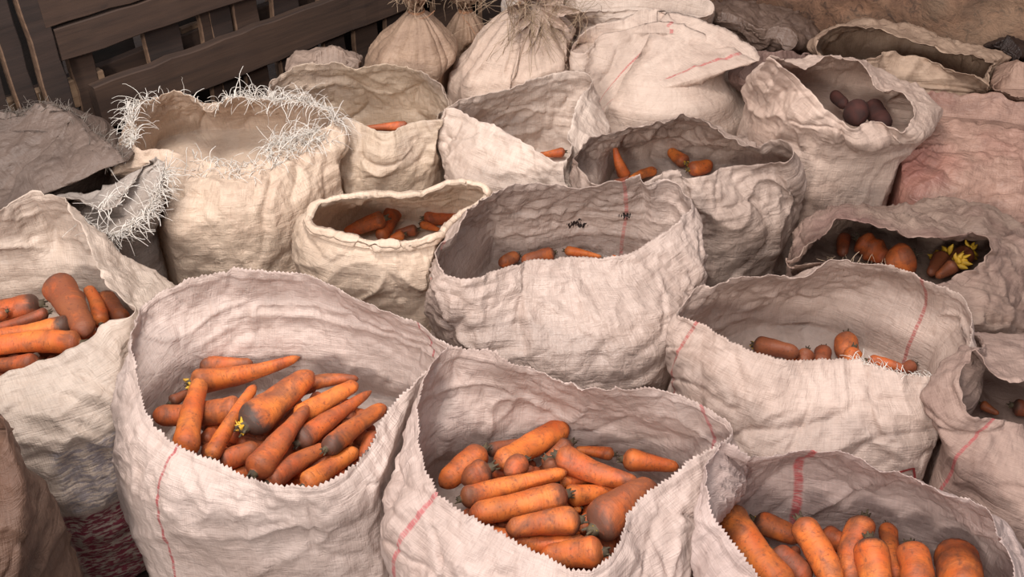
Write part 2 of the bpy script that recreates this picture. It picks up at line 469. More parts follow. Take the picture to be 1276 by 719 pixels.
TABLES = {}
def register(key, cx, cy, P):
    nth, nz = 150, 84
    Q = np.concatenate([P[:, :-1]*(1-f)+P[:, 1:]*f for f in (0, .25, .5, .75)], 1)
    Q = np.concatenate([Q, .5*(Q+np.roll(Q, -1, 0))], 0)
    dx, dy = Q[..., 0]-cx, Q[..., 1]-cy
    r = np.hypot(dx, dy).ravel(); t = ((np.arctan2(dy, dx)/(2*PI)*nth).astype(int) % nth).ravel()
    zi = np.clip((Q[..., 2]/.01).astype(int), 0, nz-1).ravel()
    T = np.zeros((nth, nz)); np.maximum.at(T, (t, zi), r)
    T2 = np.maximum.reduce([T, np.roll(T, 1, 0), np.roll(T, -1, 0)])
    T3 = T2.copy(); T3[:, 1:] = np.maximum(T3[:, 1:], T2[:, :-1])
    TABLES[key] = (cx, cy, T3)
def push_out(P):
    """cloth that would lie inside a sack already standing is pressed back to its side"""
    for key, (cx, cy, T) in TABLES.items():
        for rep_ in range(2):
            dx, dy = P[..., 0]-cx, P[..., 1]-cy; r = np.hypot(dx, dy)+1e-9
            t = (np.arctan2(dy, dx)/(2*PI)*T.shape[0]).astype(int) % T.shape[0]
            zi = np.clip((P[..., 2]/.01).astype(int), 0, T.shape[1]-1)
            R_ = T[t, zi]; m = (R_ > 0) & (r < R_+.006)
            if not m.any(): break
            k = np.where(m, (R_+.006)/r, 1.0)
            P[..., 0] = cx+dx*k; P[..., 1] = cy+dy*k
    return P
def gridnorm(P):
    du = np.roll(P, -1, 0)-np.roll(P, 1, 0)
    dv = np.gradient(P, axis=1)
    n = np.cross(du, dv); n /= (np.linalg.norm(n, axis=-1, keepdims=True)+1e-12)
    return n

SACKS = {}
def open_sack(key, label, rim, center, R, mat, seed=1, nu=320, zig=0.0, crumple=1.0, cuff=0.0, zc=.5,
              ex=1.0, flare=1.0, group=None, name='woven_sack', inner_drop=.13, base=.86, fat=1.06, sag=.02, hem=True, even=.35, lid=False):
    cpt = at(*center); cx, cy = cpt[0], cpt[1]
    idx = [i for i, a in enumerate(ALLS) if abs(a[0]-cx) < 1e-6 and abs(a[1]-cy) < 1e-6][0]
    rimw = np.array([at(*p) for p in rim])
    Rm, circ = catmull_closed(rimw, nu)
    # cloth runs counter-clockwise seen from above
    a2 = 0.5*np.sum(Rm[:, 0]*np.roll(Rm[:, 1], -1)-np.roll(Rm[:, 0], -1)*Rm[:, 1])
    if a2 < 0: Rm = Rm[::-1].copy()
    s0 = np.argmax(Rm[:, 1]); Rm = np.roll(Rm, -int(s0), 0)                # seam at the front... hidden by the pattern
    rc = Rm.mean(0)
    dd_ = Rm[:, :2]-rc[:2]
    ev, evec = np.linalg.eigh(dd_.T@dd_/nu); ra = min(math.sqrt(ev[1]/max(ev[0], 1e-9)), 6.0)
    if ra > 1.35: # slack, flattened mouth: open it out before matching it to the round body
        e0 = evec[:, 0]; dd_ = dd_+np.outer(dd_@e0, e0)*(ra/1.2-1)
    th = np.unwrap(np.arctan2(dd_[:, 1], dd_[:, 0]))
    un = th[0] + np.arange(nu)/nu*2*PI
    th = np.maximum.accumulate(th)
    # smooth so the map stays even
    th = (1-even)*th+even*un
    ker = np.ones(15)/15
    off = th-un; off = np.convolve(np.concatenate([off[-7:], off, off[:7]]), ker, 'valid'); th = un+off
    nA, nB = 42, 44
    zA = np.linspace(0, zc, nA)
    def body(th, z):
        t = z/zc
        r = R*(base+(fat-base)*np.sin(np.clip(t, 0, 1)*PI*.62)**.8)
        r = r*(1-.25*np.exp(-t/.035))
        ct, st = np.cos(th), np.sin(th)
        k = (np.abs(ct)**2.4+np.abs(st)**2.4)**(-1/2.4)
        return np.stack([cx+r*k*ct*ex, cy+r*k*st/ex, z+0*th], -1)
    P = np.zeros((nu, nA+nB, 3))
    for i, z in enumerate(zA): P[:, i] = body(th, z)
    B0 = P[:, nA-1]
    vv = (np.arange(1, nB+1)/nB)
    for i, v in enumerate(vv):
        e = v**flare
        q = B0+(Rm-B0)*np.array([e, e, v])[None]
        # a soft belly between content level and rim
        out = np.stack([np.cos(th), np.sin(th), 0*th], -1)
        q = q+out*(.018*math.sin(PI*v))
        P[:, nA+i] = q
    Vp = np.concatenate([np.zeros(nA), vv])[None].repeat(nu, 0)            # 0 at contents, 1 at the rim
    # soften the turn between the filled part and the free cloth
    for _ in range(26):
        a_, b_ = nA-14, nA+14
        P[:, a_:b_] = .5*P[:, a_:b_]+.25*(P[:, a_-1:b_-1]+P[:, a_+1:b_+1])
    # --- wrinkles
    N = gridnorm(P)
    q = P+.0
    sd = seed*17
    wv = P + .05*np.stack([vnoise(P*6, sd+1), vnoise(P*6, sd+2), vnoise(P*6, sd+3)], -1)
    d = .022*vnoise(P*4.5, sd+4)*crumple + .010*vnoise(P*9, sd+44)*crumple
    loads = sstep(.05, .3, P[..., 2])*(1-sstep(.0, .25, Vp))
    d += .005*loads*vnoise(P*np.array([17, 17, 26]), sd+5)                  # roots pressing from inside
    vert = ridge(wv*np.array([11, 11, 3.0]), sd+6, 4)
    diag = ridge((wv@np.array([[1, 0, .6], [0, 1, -.5], [-.6, .5, 1]]))*np.array([9, 9, 3.5]), sd+7, 5)
    hor = ridge(wv*np.array([3.2, 3.2, 15]), sd+8, 4)
    wB = sstep(0, .3, Vp); 
    msk = .5+.5*vnoise(P*3.1, sd+9)
    d += crumple*(.013*vert*(.35+.65*wB)*msk + .017*diag*(1-msk)*.9 - .009*hor*(1-sstep(.3, .8, Vp))*msk)
    # a few long sharp creases
    cr1 = ridge(wv*np.array([4.2, 4.2, 6.5])+sd, sd+21, 16); cr2 = ridge((wv@np.array([[.8, 0, .6], [0, 1, 0], [-.6, 0, .8]]))*np.array([3.0, 3.0, 7.5]), sd+22, 18)
    cr3 = ridge(wv*np.array([7, 7, 2.4]), sd+23, 14)
    d += crumple*(-.010*cr1 + .011*cr2*msk + .009*cr3*(1-msk) - .008*ridge(wv*np.array([9, 9, 12]), sd+24, 14)*wB)
    d *= 1-.6*sstep(.5, .95, Vp)
    d += crumple*(.0045*ridge(wv*np.array([34, 34, 22]), sd+10, 3)*(.5+.5*wB) + .0022*vnoise(P*70, sd+11))
    if hem: d += .0022*np.exp(-((Vp-.90)/.02)**2)*-1
    fl = sstep(.55, 1, Vp)
    d += crumple*.007*fl*vnoise(np.stack([th[:, None]*R*14+0*Vp, Vp*1.2, 0*Vp], -1), sd+12)
    low = sstep(0, .04, P[..., 2])
    P = P+N*(d*low)[..., None]
    P[..., 2] -= sag*(fl*0)
    # edge raggedness
    ii = np.arange(nu)
    up = P[:, -1]-P[:, -3]; up /= np.linalg.norm(up, axis=1, keepdims=True)
    rg = vnoise(np.stack([ii*.35, 0*ii, 0*ii+seed], -1), sd+13)*.0022 + vnoise(np.stack([ii*.06, 0*ii, 0*ii+seed], -1), sd+14)*.006
    P[:, -1] += up*(rg+zig*np.where(ii % 2 == 0, 1, -1))[:, None]
    P[:, -2] += up*(rg*.6)[:, None]
    wgt = np.concatenate([np.ones(nA), 1-sstep(0.05, .75, vv)])[None].repeat(nu, 0)
    P = squeeze(P, idx, wgt)
    P[..., 2] = np.maximum(P[..., 2], .001)
    P0 = P.copy(); P = push_out(P)
    mv = np.linalg.norm(P-P0, axis=-1) > .006
    if mv.any():
        w_ = mv.astype(float)
        for _ in range(4):
            w_ = np.maximum(w_, .25*(np.roll(w_, 1, 0)+np.roll(w_, -1, 0)+np.roll(w_, 1, 1)+np.roll(w_, -1, 1)))
        w_[:, :2] = 0; w_[:, -1] *= .4; w_ = np.clip(w_, 0, 1)[..., None]
        for _ in range(24):
            av = .25*(np.roll(P, 1, 0)+np.roll(P, -1, 0))+.25*(np.concatenate([P[:, 1:], P[:, -1:]], 1)+np.concatenate([P[:, :1], P[:, :-1]], 1))
            P = P*(1-w_*.7)+av*(w_*.7)
        P = push_out(P)
    register(key, cx, cy, P)
    N = gridnorm(P)
    rows = [P[:, i] for i in range(nA+nB)]
    vlen = list(np.concatenate([[0], np.cumsum(np.linalg.norm(np.diff(P, axis=1), axis=-1).mean(0))]))
    top = len(rows)-1
    # over the edge and down inside
    # inner face
    drop_rows = int(inner_drop/(zc/(nA-1)))
    if cuff > 0:
        clen = (vlen[top]-vlen[nA])
        nC = 12; order = []
        for k in range(1, nC+1):
            f = k/nC*cuff/clen; src = (1-f)*(nB-1)
            i0 = int(np.floor(src)); fr = src-i0
            base_p = P[:, nA+i0]*(1-fr)+P[:, min(nA+i0+1, top)]*fr
            nn = N[:, nA+i0]
            lift = .007+.006*math.sin(PI*k/nC)+.003*vnoise(np.stack([ii*.05, 0*ii+k*.2, 0*ii], -1), sd+15)
            rows.append(base_p+nn*np.asarray(lift).reshape(-1, 1)); vlen.append(vlen[-1]+cuff/nC)
        # the same sheet's lower ply ends there; inner face follows separately
    outer_n = len(rows)
    inner = []; ivl = []
    for i in range(top, max(nA-1-drop_rows, 2), -1):
        th_ = .0010 if i > top-2 else .0022
        inner.append(P[:, i]-N[:, i]*th_); ivl.append(vlen[i])
    if lid: # mouth fallen shut: the two lips meet along a fold
        top_r = P[:, top]; m_ = top_r.mean(0); q_ = top_r-m_
        e_, v_ = np.linalg.eigh((q_[:, :2].T@q_[:, :2])/nu); ax_ = np.array([v_[0, 1], v_[1, 1], 0])
        tline = q_@ax_
        order_ = np.argsort(tline); zsm = np.interp(tline, np.linspace(tline.min(), tline.max(), 12), [float(top_r[np.abs(tline-t_) < .04, 2].mean()) if (np.abs(tline-t_) < .04).any() else float(m_[2]) for t_ in np.linspace(tline.min(), tline.max(), 12)])
        tgt = m_+np.outer(tline*.96, ax_); tgt[:, 2] = zsm-.022
        inner = []; ivl = []
        for k, f in enumerate((.04, .25, .5, .75, .93, 1.0)):
            inner.append(top_r*(1-f)+tgt*f-np.array([0, 0, .004])); ivl.append(vlen[top]-.01*k)
    if cuff > 0:
        # close cuff by its own loops: inner face begins at the fold
        rows_all = rows[:top+1]; 
    verts = []; uvs = []; faces = []
    us = np.arange(nu)/nu*circ
    def add_rows(rws, vls):
        b0 = len(verts)
        for r_, v_ in zip(rws, vls):
            verts.extend(r_); uvs.extend(np.stack([us, 0*us+v_], -1))
        n = len(rws); ids = b0+np.arange(n*nu).reshape(n, nu)
        A = ids[:-1]; Bq = ids[1:]
        F = np.stack([A, np.roll(A, -1, 1), np.roll(Bq, -1, 1), Bq], -1).reshape(-1, 4)
        faces.append(F)
        return ids
    if cuff > 0:
        i1 = add_rows(rows, vlen)
        i2 = add_rows([P[:, top]]+inner, [vlen[top]]+ivl)
        last = i2[-1]
    else:
        i1 = add_rows(rows+inner, list(vlen)+ivl)
        last = i1[-1]
    # inner bottom (cloth pressed by the roots) and outer base
    if lid: pass
    cb = len(verts); zb = float(np.mean(np.array(verts)[last][:, 2]))
    mid_ = np.array(verts)[last].mean(0); verts.append(np.array([mid_[0], mid_[1], zb+(.004 if not lid else -.004)])); uvs.append(np.array([0, 0]))
    F = np.stack([last, np.roll(last, -1), np.full(nu, cb), np.full(nu, cb)], -1)
    first = i1[0]; cf = len(verts); verts.append(np.array([cx, cy, .001])); uvs.append(np.array([0, 0]))
    root = thing(name, label, 'sack', (cx, cy, 0), group)
    Fq = np.concatenate(faces)
    me_o = mesh_from('sack_cloth', verts, Fq, mat, root, uv=uvs, loc=(cx, cy, 0), wrap=circ)
    # triangles of the two caps
    import bmesh
    bm = bmesh.new(); bm.from_mesh(me_o.data); bm.verts.ensure_lookup_table()
    for a_, b_ in zip(last, np.roll(last, -1)): bm.faces.new((bm.verts[a_], bm.verts[b_], bm.verts[cb]))
    for a_, b_ in zip(first, np.roll(first, -1)): bm.faces.new((bm.verts[b_], bm.verts[a_], bm.verts[cf]))
    for f in bm.faces: f.smooth = True
    bm.to_mesh(me_o.data); bm.free()
    SACKS[key] = dict(root=root, P=P, N=N, nA=nA, nB=nB, vlen=vlen, circ=circ, us=us, cx=cx, cy=cy, R=R, zc=zc, th=th, seed=seed, cloth=me_o, label=label)
    return root

def rim_fray(key, spans, mat, rad=.0009, per=1.6, L=(.02, .06), seed=3, curl=1.0, rows=(1,), droop=.12, spread=1.0):
    """loose threads along given pixel-derived stretches of the rim (or of a lower row)"""
    sk = SACKS[key]; P, N = sk['P'], sk['N']; rnd = random.Random(seed)
    pl = []
    for (a, b, dens) in spans:
        pa, pb = np.array(a), np.array(b)
        top = P[:, -1]
        scr = project(top)
        ia = int(np.argmin(np.linalg.norm(scr-pa, axis=1))); ib = int(np.argmin(np.linalg.norm(scr-pb, axis=1)))
        n = len(top); d1 = (ib-ia) % n; d2 = (ia-ib) % n
        ids = [(ia+k) % n for k in range(d1+1)] if d1 <= d2 else [(ib+k) % n for k in range(d2+1)]
        for i in ids:
            for k in range(int(dens*per+rnd.random())):
                row = -1-rnd.choice(rows) if len(rows) > 1 else -1
                p = P[i, row]; up = P[i, row]-P[i, row-3]; up /= np.linalg.norm(up)+1e-9
                out = N[i, row]
                d = up*rnd.uniform(.5, 1.1)+spread*(out*rnd.gauss(.1, .55)+np.array([rnd.gauss(0, .45), rnd.gauss(0, .45), rnd.gauss(0, .3)]))
                if row < -1: d = out*1.0+up*.3+np.array([rnd.gauss(0, .4), rnd.gauss(0, .4), 0])
                ll = L[0]+(L[1]-L[0])*rnd.random()**2
                pl.append(fray(p-up*.002, d, ll, rnd, curl*rnd.uniform(.4, 1.4), droop=droop))
    return threads('frayed_threads', pl, rad, mat, sk['root'])
def project(P):
    Q = np.asarray(P)-np.array([0, 0, CAMZ])
    z = Q@FWD; return np.stack([638+FPX*Q[..., 0]/z, 359.5-FPX*(Q@UPV)/z], -1)

def find_uv(key_rim, center, pxs, R, circ=None):
    pass

def tied_sack(key, label, center, R, neck, neck_r, mat, seed=1, tuft=.08, tuft_dir=(0, 0, 1), name='tied_sack', shoulder=.42, tmat=None, nthreads=60, tL=(.03, .09)):
    c = at(*center); cx, cy = c[0], c[1]; nk = at(*neck)
    idx = [i for i, a in enumerate(ALLS) if abs(a[0]-cx) < 1e-6 and abs(a[1]-cy) < 1e-6][0]
    nu = 220; th = np.arange(nu)/nu*2*PI; rows = []; zz = nk[2]
    nA = 90
    td = np.array(tuft_dir, float); td /= np.linalg.norm(td)
    sd = seed*31
    for i in range(nA):
        t = i/(nA-1)
        z = zz*t
        prof = (.85+.2*math.sin(min(1, t/shoulder/1.3)*PI/2)) if t < shoulder else 1.05
        prof *= (1-.22*math.exp(-t/.03))
        if t > shoulder:
            f = (t-shoulder)/(1-shoulder)
            prof = 1.05*max(0., math.cos(f*PI/2))**.72*(1-neck_r/R)+neck_r/R if f < 1 else neck_r/R
        f2 = sstep(.35, 1, np.array(t))
        ax, ay = cx+(nk[0]-cx)*f2, cy+(nk[1]-cy)*f2
        ct, st = np.cos(th), np.sin(th)
        rr = R*prof
        pleat = sstep(.55, .95, np.array(t))
        rr = rr*(1+pleat*(.10*vnoise(np.stack([np.cos(th)*5, np.sin(th)*5, 0*th+seed+t*2], -1), sd)+.05*np.sin(th*13+5*vnoise(np.stack([np.cos(th)*2, np.sin(th)*2, 0*th+seed], -1), sd+1))))
        k = (np.abs(ct)**(2.3)+np.abs(st)**2.3)**(-1/2.3)
        rows.append(np.stack([ax+rr*k*ct, ay+rr*k*st, z+0*th], -1))
    P = np.stack(rows, 1)
    N = gridnorm(P)
    wv = P+.04*np.stack([vnoise(P*7, sd+1), vnoise(P*7, sd+2), vnoise(P*7, sd+3)], -1)
    fade = (1-sstep(.75, .98, np.arange(nA)/(nA-1)))[None]*sstep(0, .05, P[..., 2])
    d = fade*(.026*vnoise(P*5, sd+4)+.011*ridge(wv*np.array([9, 9, 3]), sd+5, 4)+.009*ridge(wv*np.array([4, 4, 12]), sd+6, 4)+.004*ridge(wv*30, sd+7, 3)+.002*vnoise(P*70, sd+8))
    P = P+N*d[..., None]
    P = squeeze(P, idx, np.ones(P.shape[:2])*(1-sstep(.7, .95, np.arange(nA)/(nA-1)))[None])
    P = push_out(P); register(key, cx, cy, P)
    # ruffle above the tie
    up = td; side = np.cross(up, [0, 1, .2]); side /= np.linalg.norm(side); s2 = np.cross(side, up)
    rr0 = neck_r
    extra = []
    for k in range(1, 13):
        f = k/12
        r = rr0*(.75+1.9*f*f)*(1+.28*np.sin(th*11+f*2)+.1*np.sin(th*23))
        cc = nk+up*tuft*f + np.array([0, 0, -.0])
        extra.append(cc+np.cos(th)[:, None]*r[:, None]*side+np.sin(th)[:, None]*r[:, None]*s2+.006*vnoise(np.stack([th*6, 0*th+k, 0*th], -1), sd+9)[:, None]*up)
    allr = [P[:, i] for i in range(nA)]+extra
    inner = [e-0 for e in extra[::-1]]
    inner = [nk+(e-nk)*np.array([.94, .94, .985]) for e in inner[:-2]]
    allr += inner
    A = np.stack(allr, 1); n = A.shape[1]
    ids = np.arange(nu*n).reshape(nu, n)
    F = np.stack([ids[:, :-1], np.roll(ids, -1, 0)[:, :-1], np.roll(ids, -1, 0)[:, 1:], ids[:, 1:]], -1).reshape(-1, 4)
    circ = 2*PI*R
    vl = np.concatenate([[0], np.cumsum(np.linalg.norm(np.diff(A, axis=1), axis=-1).mean(0))])
    uvs = np.stack(np.meshgrid(np.arange(nu)/nu*circ, vl, indexing='ij'), -1).reshape(-1, 2)
    root = thing(name, label, 'sack', (cx, cy, 0))
    mesh_from('sack_cloth', A.reshape(-1, 3), F, mat, root, uv=uvs, loc=(cx, cy, 0), wrap=circ)
    # twine round the neck
    V = []; Fc = []; nt_ = 40
    turns = 3
    pts = []
    for i in range(nt_*turns):
        a = i/nt_*2*PI; pts.append(nk+up*(.004*(i/nt_-1.5))+(math.cos(a)*side+math.sin(a)*s2)*(neck_r*1.12))
    tail = fray(pts[-1], (.3, -.6, -.6), .10, random.Random(seed), .8, 10)
    o = threads('tie_twine', [pts+tail[1:]], .003, M_TWINE, root)
    if o: del o['kind']
    rnd = random.Random(seed*7)
    pl = []
    for i in range(nthreads):
        e = extra[-1-rnd.randint(0, 5)][rnd.randrange(nu)]
        dd = (e-nk); dd = dd/np.linalg.norm(dd)+np.array([rnd.gauss(0, .5), rnd.gauss(0, .5), rnd.gauss(-.1, .5)])
        pl.append(fray(e, dd, rnd.uniform(*tL), rnd, 1.3, 9))
    threads('frayed_threads', pl, .0009, tmat or M_THREAD_TAN, root)
    SACKS[key] = dict(root=root, P=P, N=N, cx=cx, cy=cy, R=R)
    return root

# ---- plan of every sack: key -> (centre at content height, radius)
PLAN = {
 'C': ((345, 515, .5), .245), 'D': ((682, 620, .5), .235), 'E': ((1084, 722, .5), .232), 'F': ((1030, 448, .5), .250),
 'G': ((702, 335, .5), .262), 'H': ((500, 282, .5), .200), 'I': ((855, 214, .5), .222), 'J': ((662, 186, .5), .205),
 'K': ((452, 158, .5), .215), 'L': ((290, 205, .5), .262), 'B': ((24, 424, .5), .278), 'N': ((108, 282, .46), .160),
 'M': ((10, 212, .5), .26), 'P': ((1040, 158, .5), .215), 'T': ((1160, 330, .48), .250), 'U': ((1318, 522, .48), .245),
 'O5': ((828, 88, .5), .270), 'Q': ((1138, 78, .5), .250), 'R': ((1225, 205, .45), .250), 'X': ((1330, 118, .5), .17),
 'O6': ((790, 22, .5), .22), 'O4': ((684, 20, .5), .14), 'O8': ((948, 44, .42), .17), 'P2': ((985, 108, .45), .15), 'A': ((-135, 715, .5), .205),
 'Y': ((1258, 66, .5), .075), 'O1': ((508, 80, .5), .150), 'O2': ((583, 55, .45), .115), 'O3': ((632, 85, .5), .205), 'O7': ((410, 78, .5), .12),
}
KEYS = list(PLAN)
for k in KEYS:
    (c_, r_) = PLAN[k]; p_ = at(*c_); ALLS.append((p_[0], p_[1], r_, c_[2]+.05))
def squeeze_tuple_fix():
    for i, a in enumerate(ALLS): assert len(a) == 4
squeeze_tuple_fix()

def u_of(key, rim, pts, nu=320):
    """cloth coordinate (metres round the mouth) of the rim nearest the given places"""
    rimw = np.array([at(*p) for p in rim]); Rm, circ = catmull_closed(rimw, nu)
    a2 = 0.5*np.sum(Rm[:, 0]*np.roll(Rm[:, 1], -1)-np.roll(Rm[:, 0], -1)*Rm[:, 1])
    if a2 < 0: Rm = Rm[::-1].copy()
    s0 = np.argmax(Rm[:, 1]); Rm = np.roll(Rm, -int(s0), 0)
    scr = project(Rm)
    return [float(np.argmin(np.linalg.norm(scr-np.array(p), axis=1)))/nu*circ for p in pts]

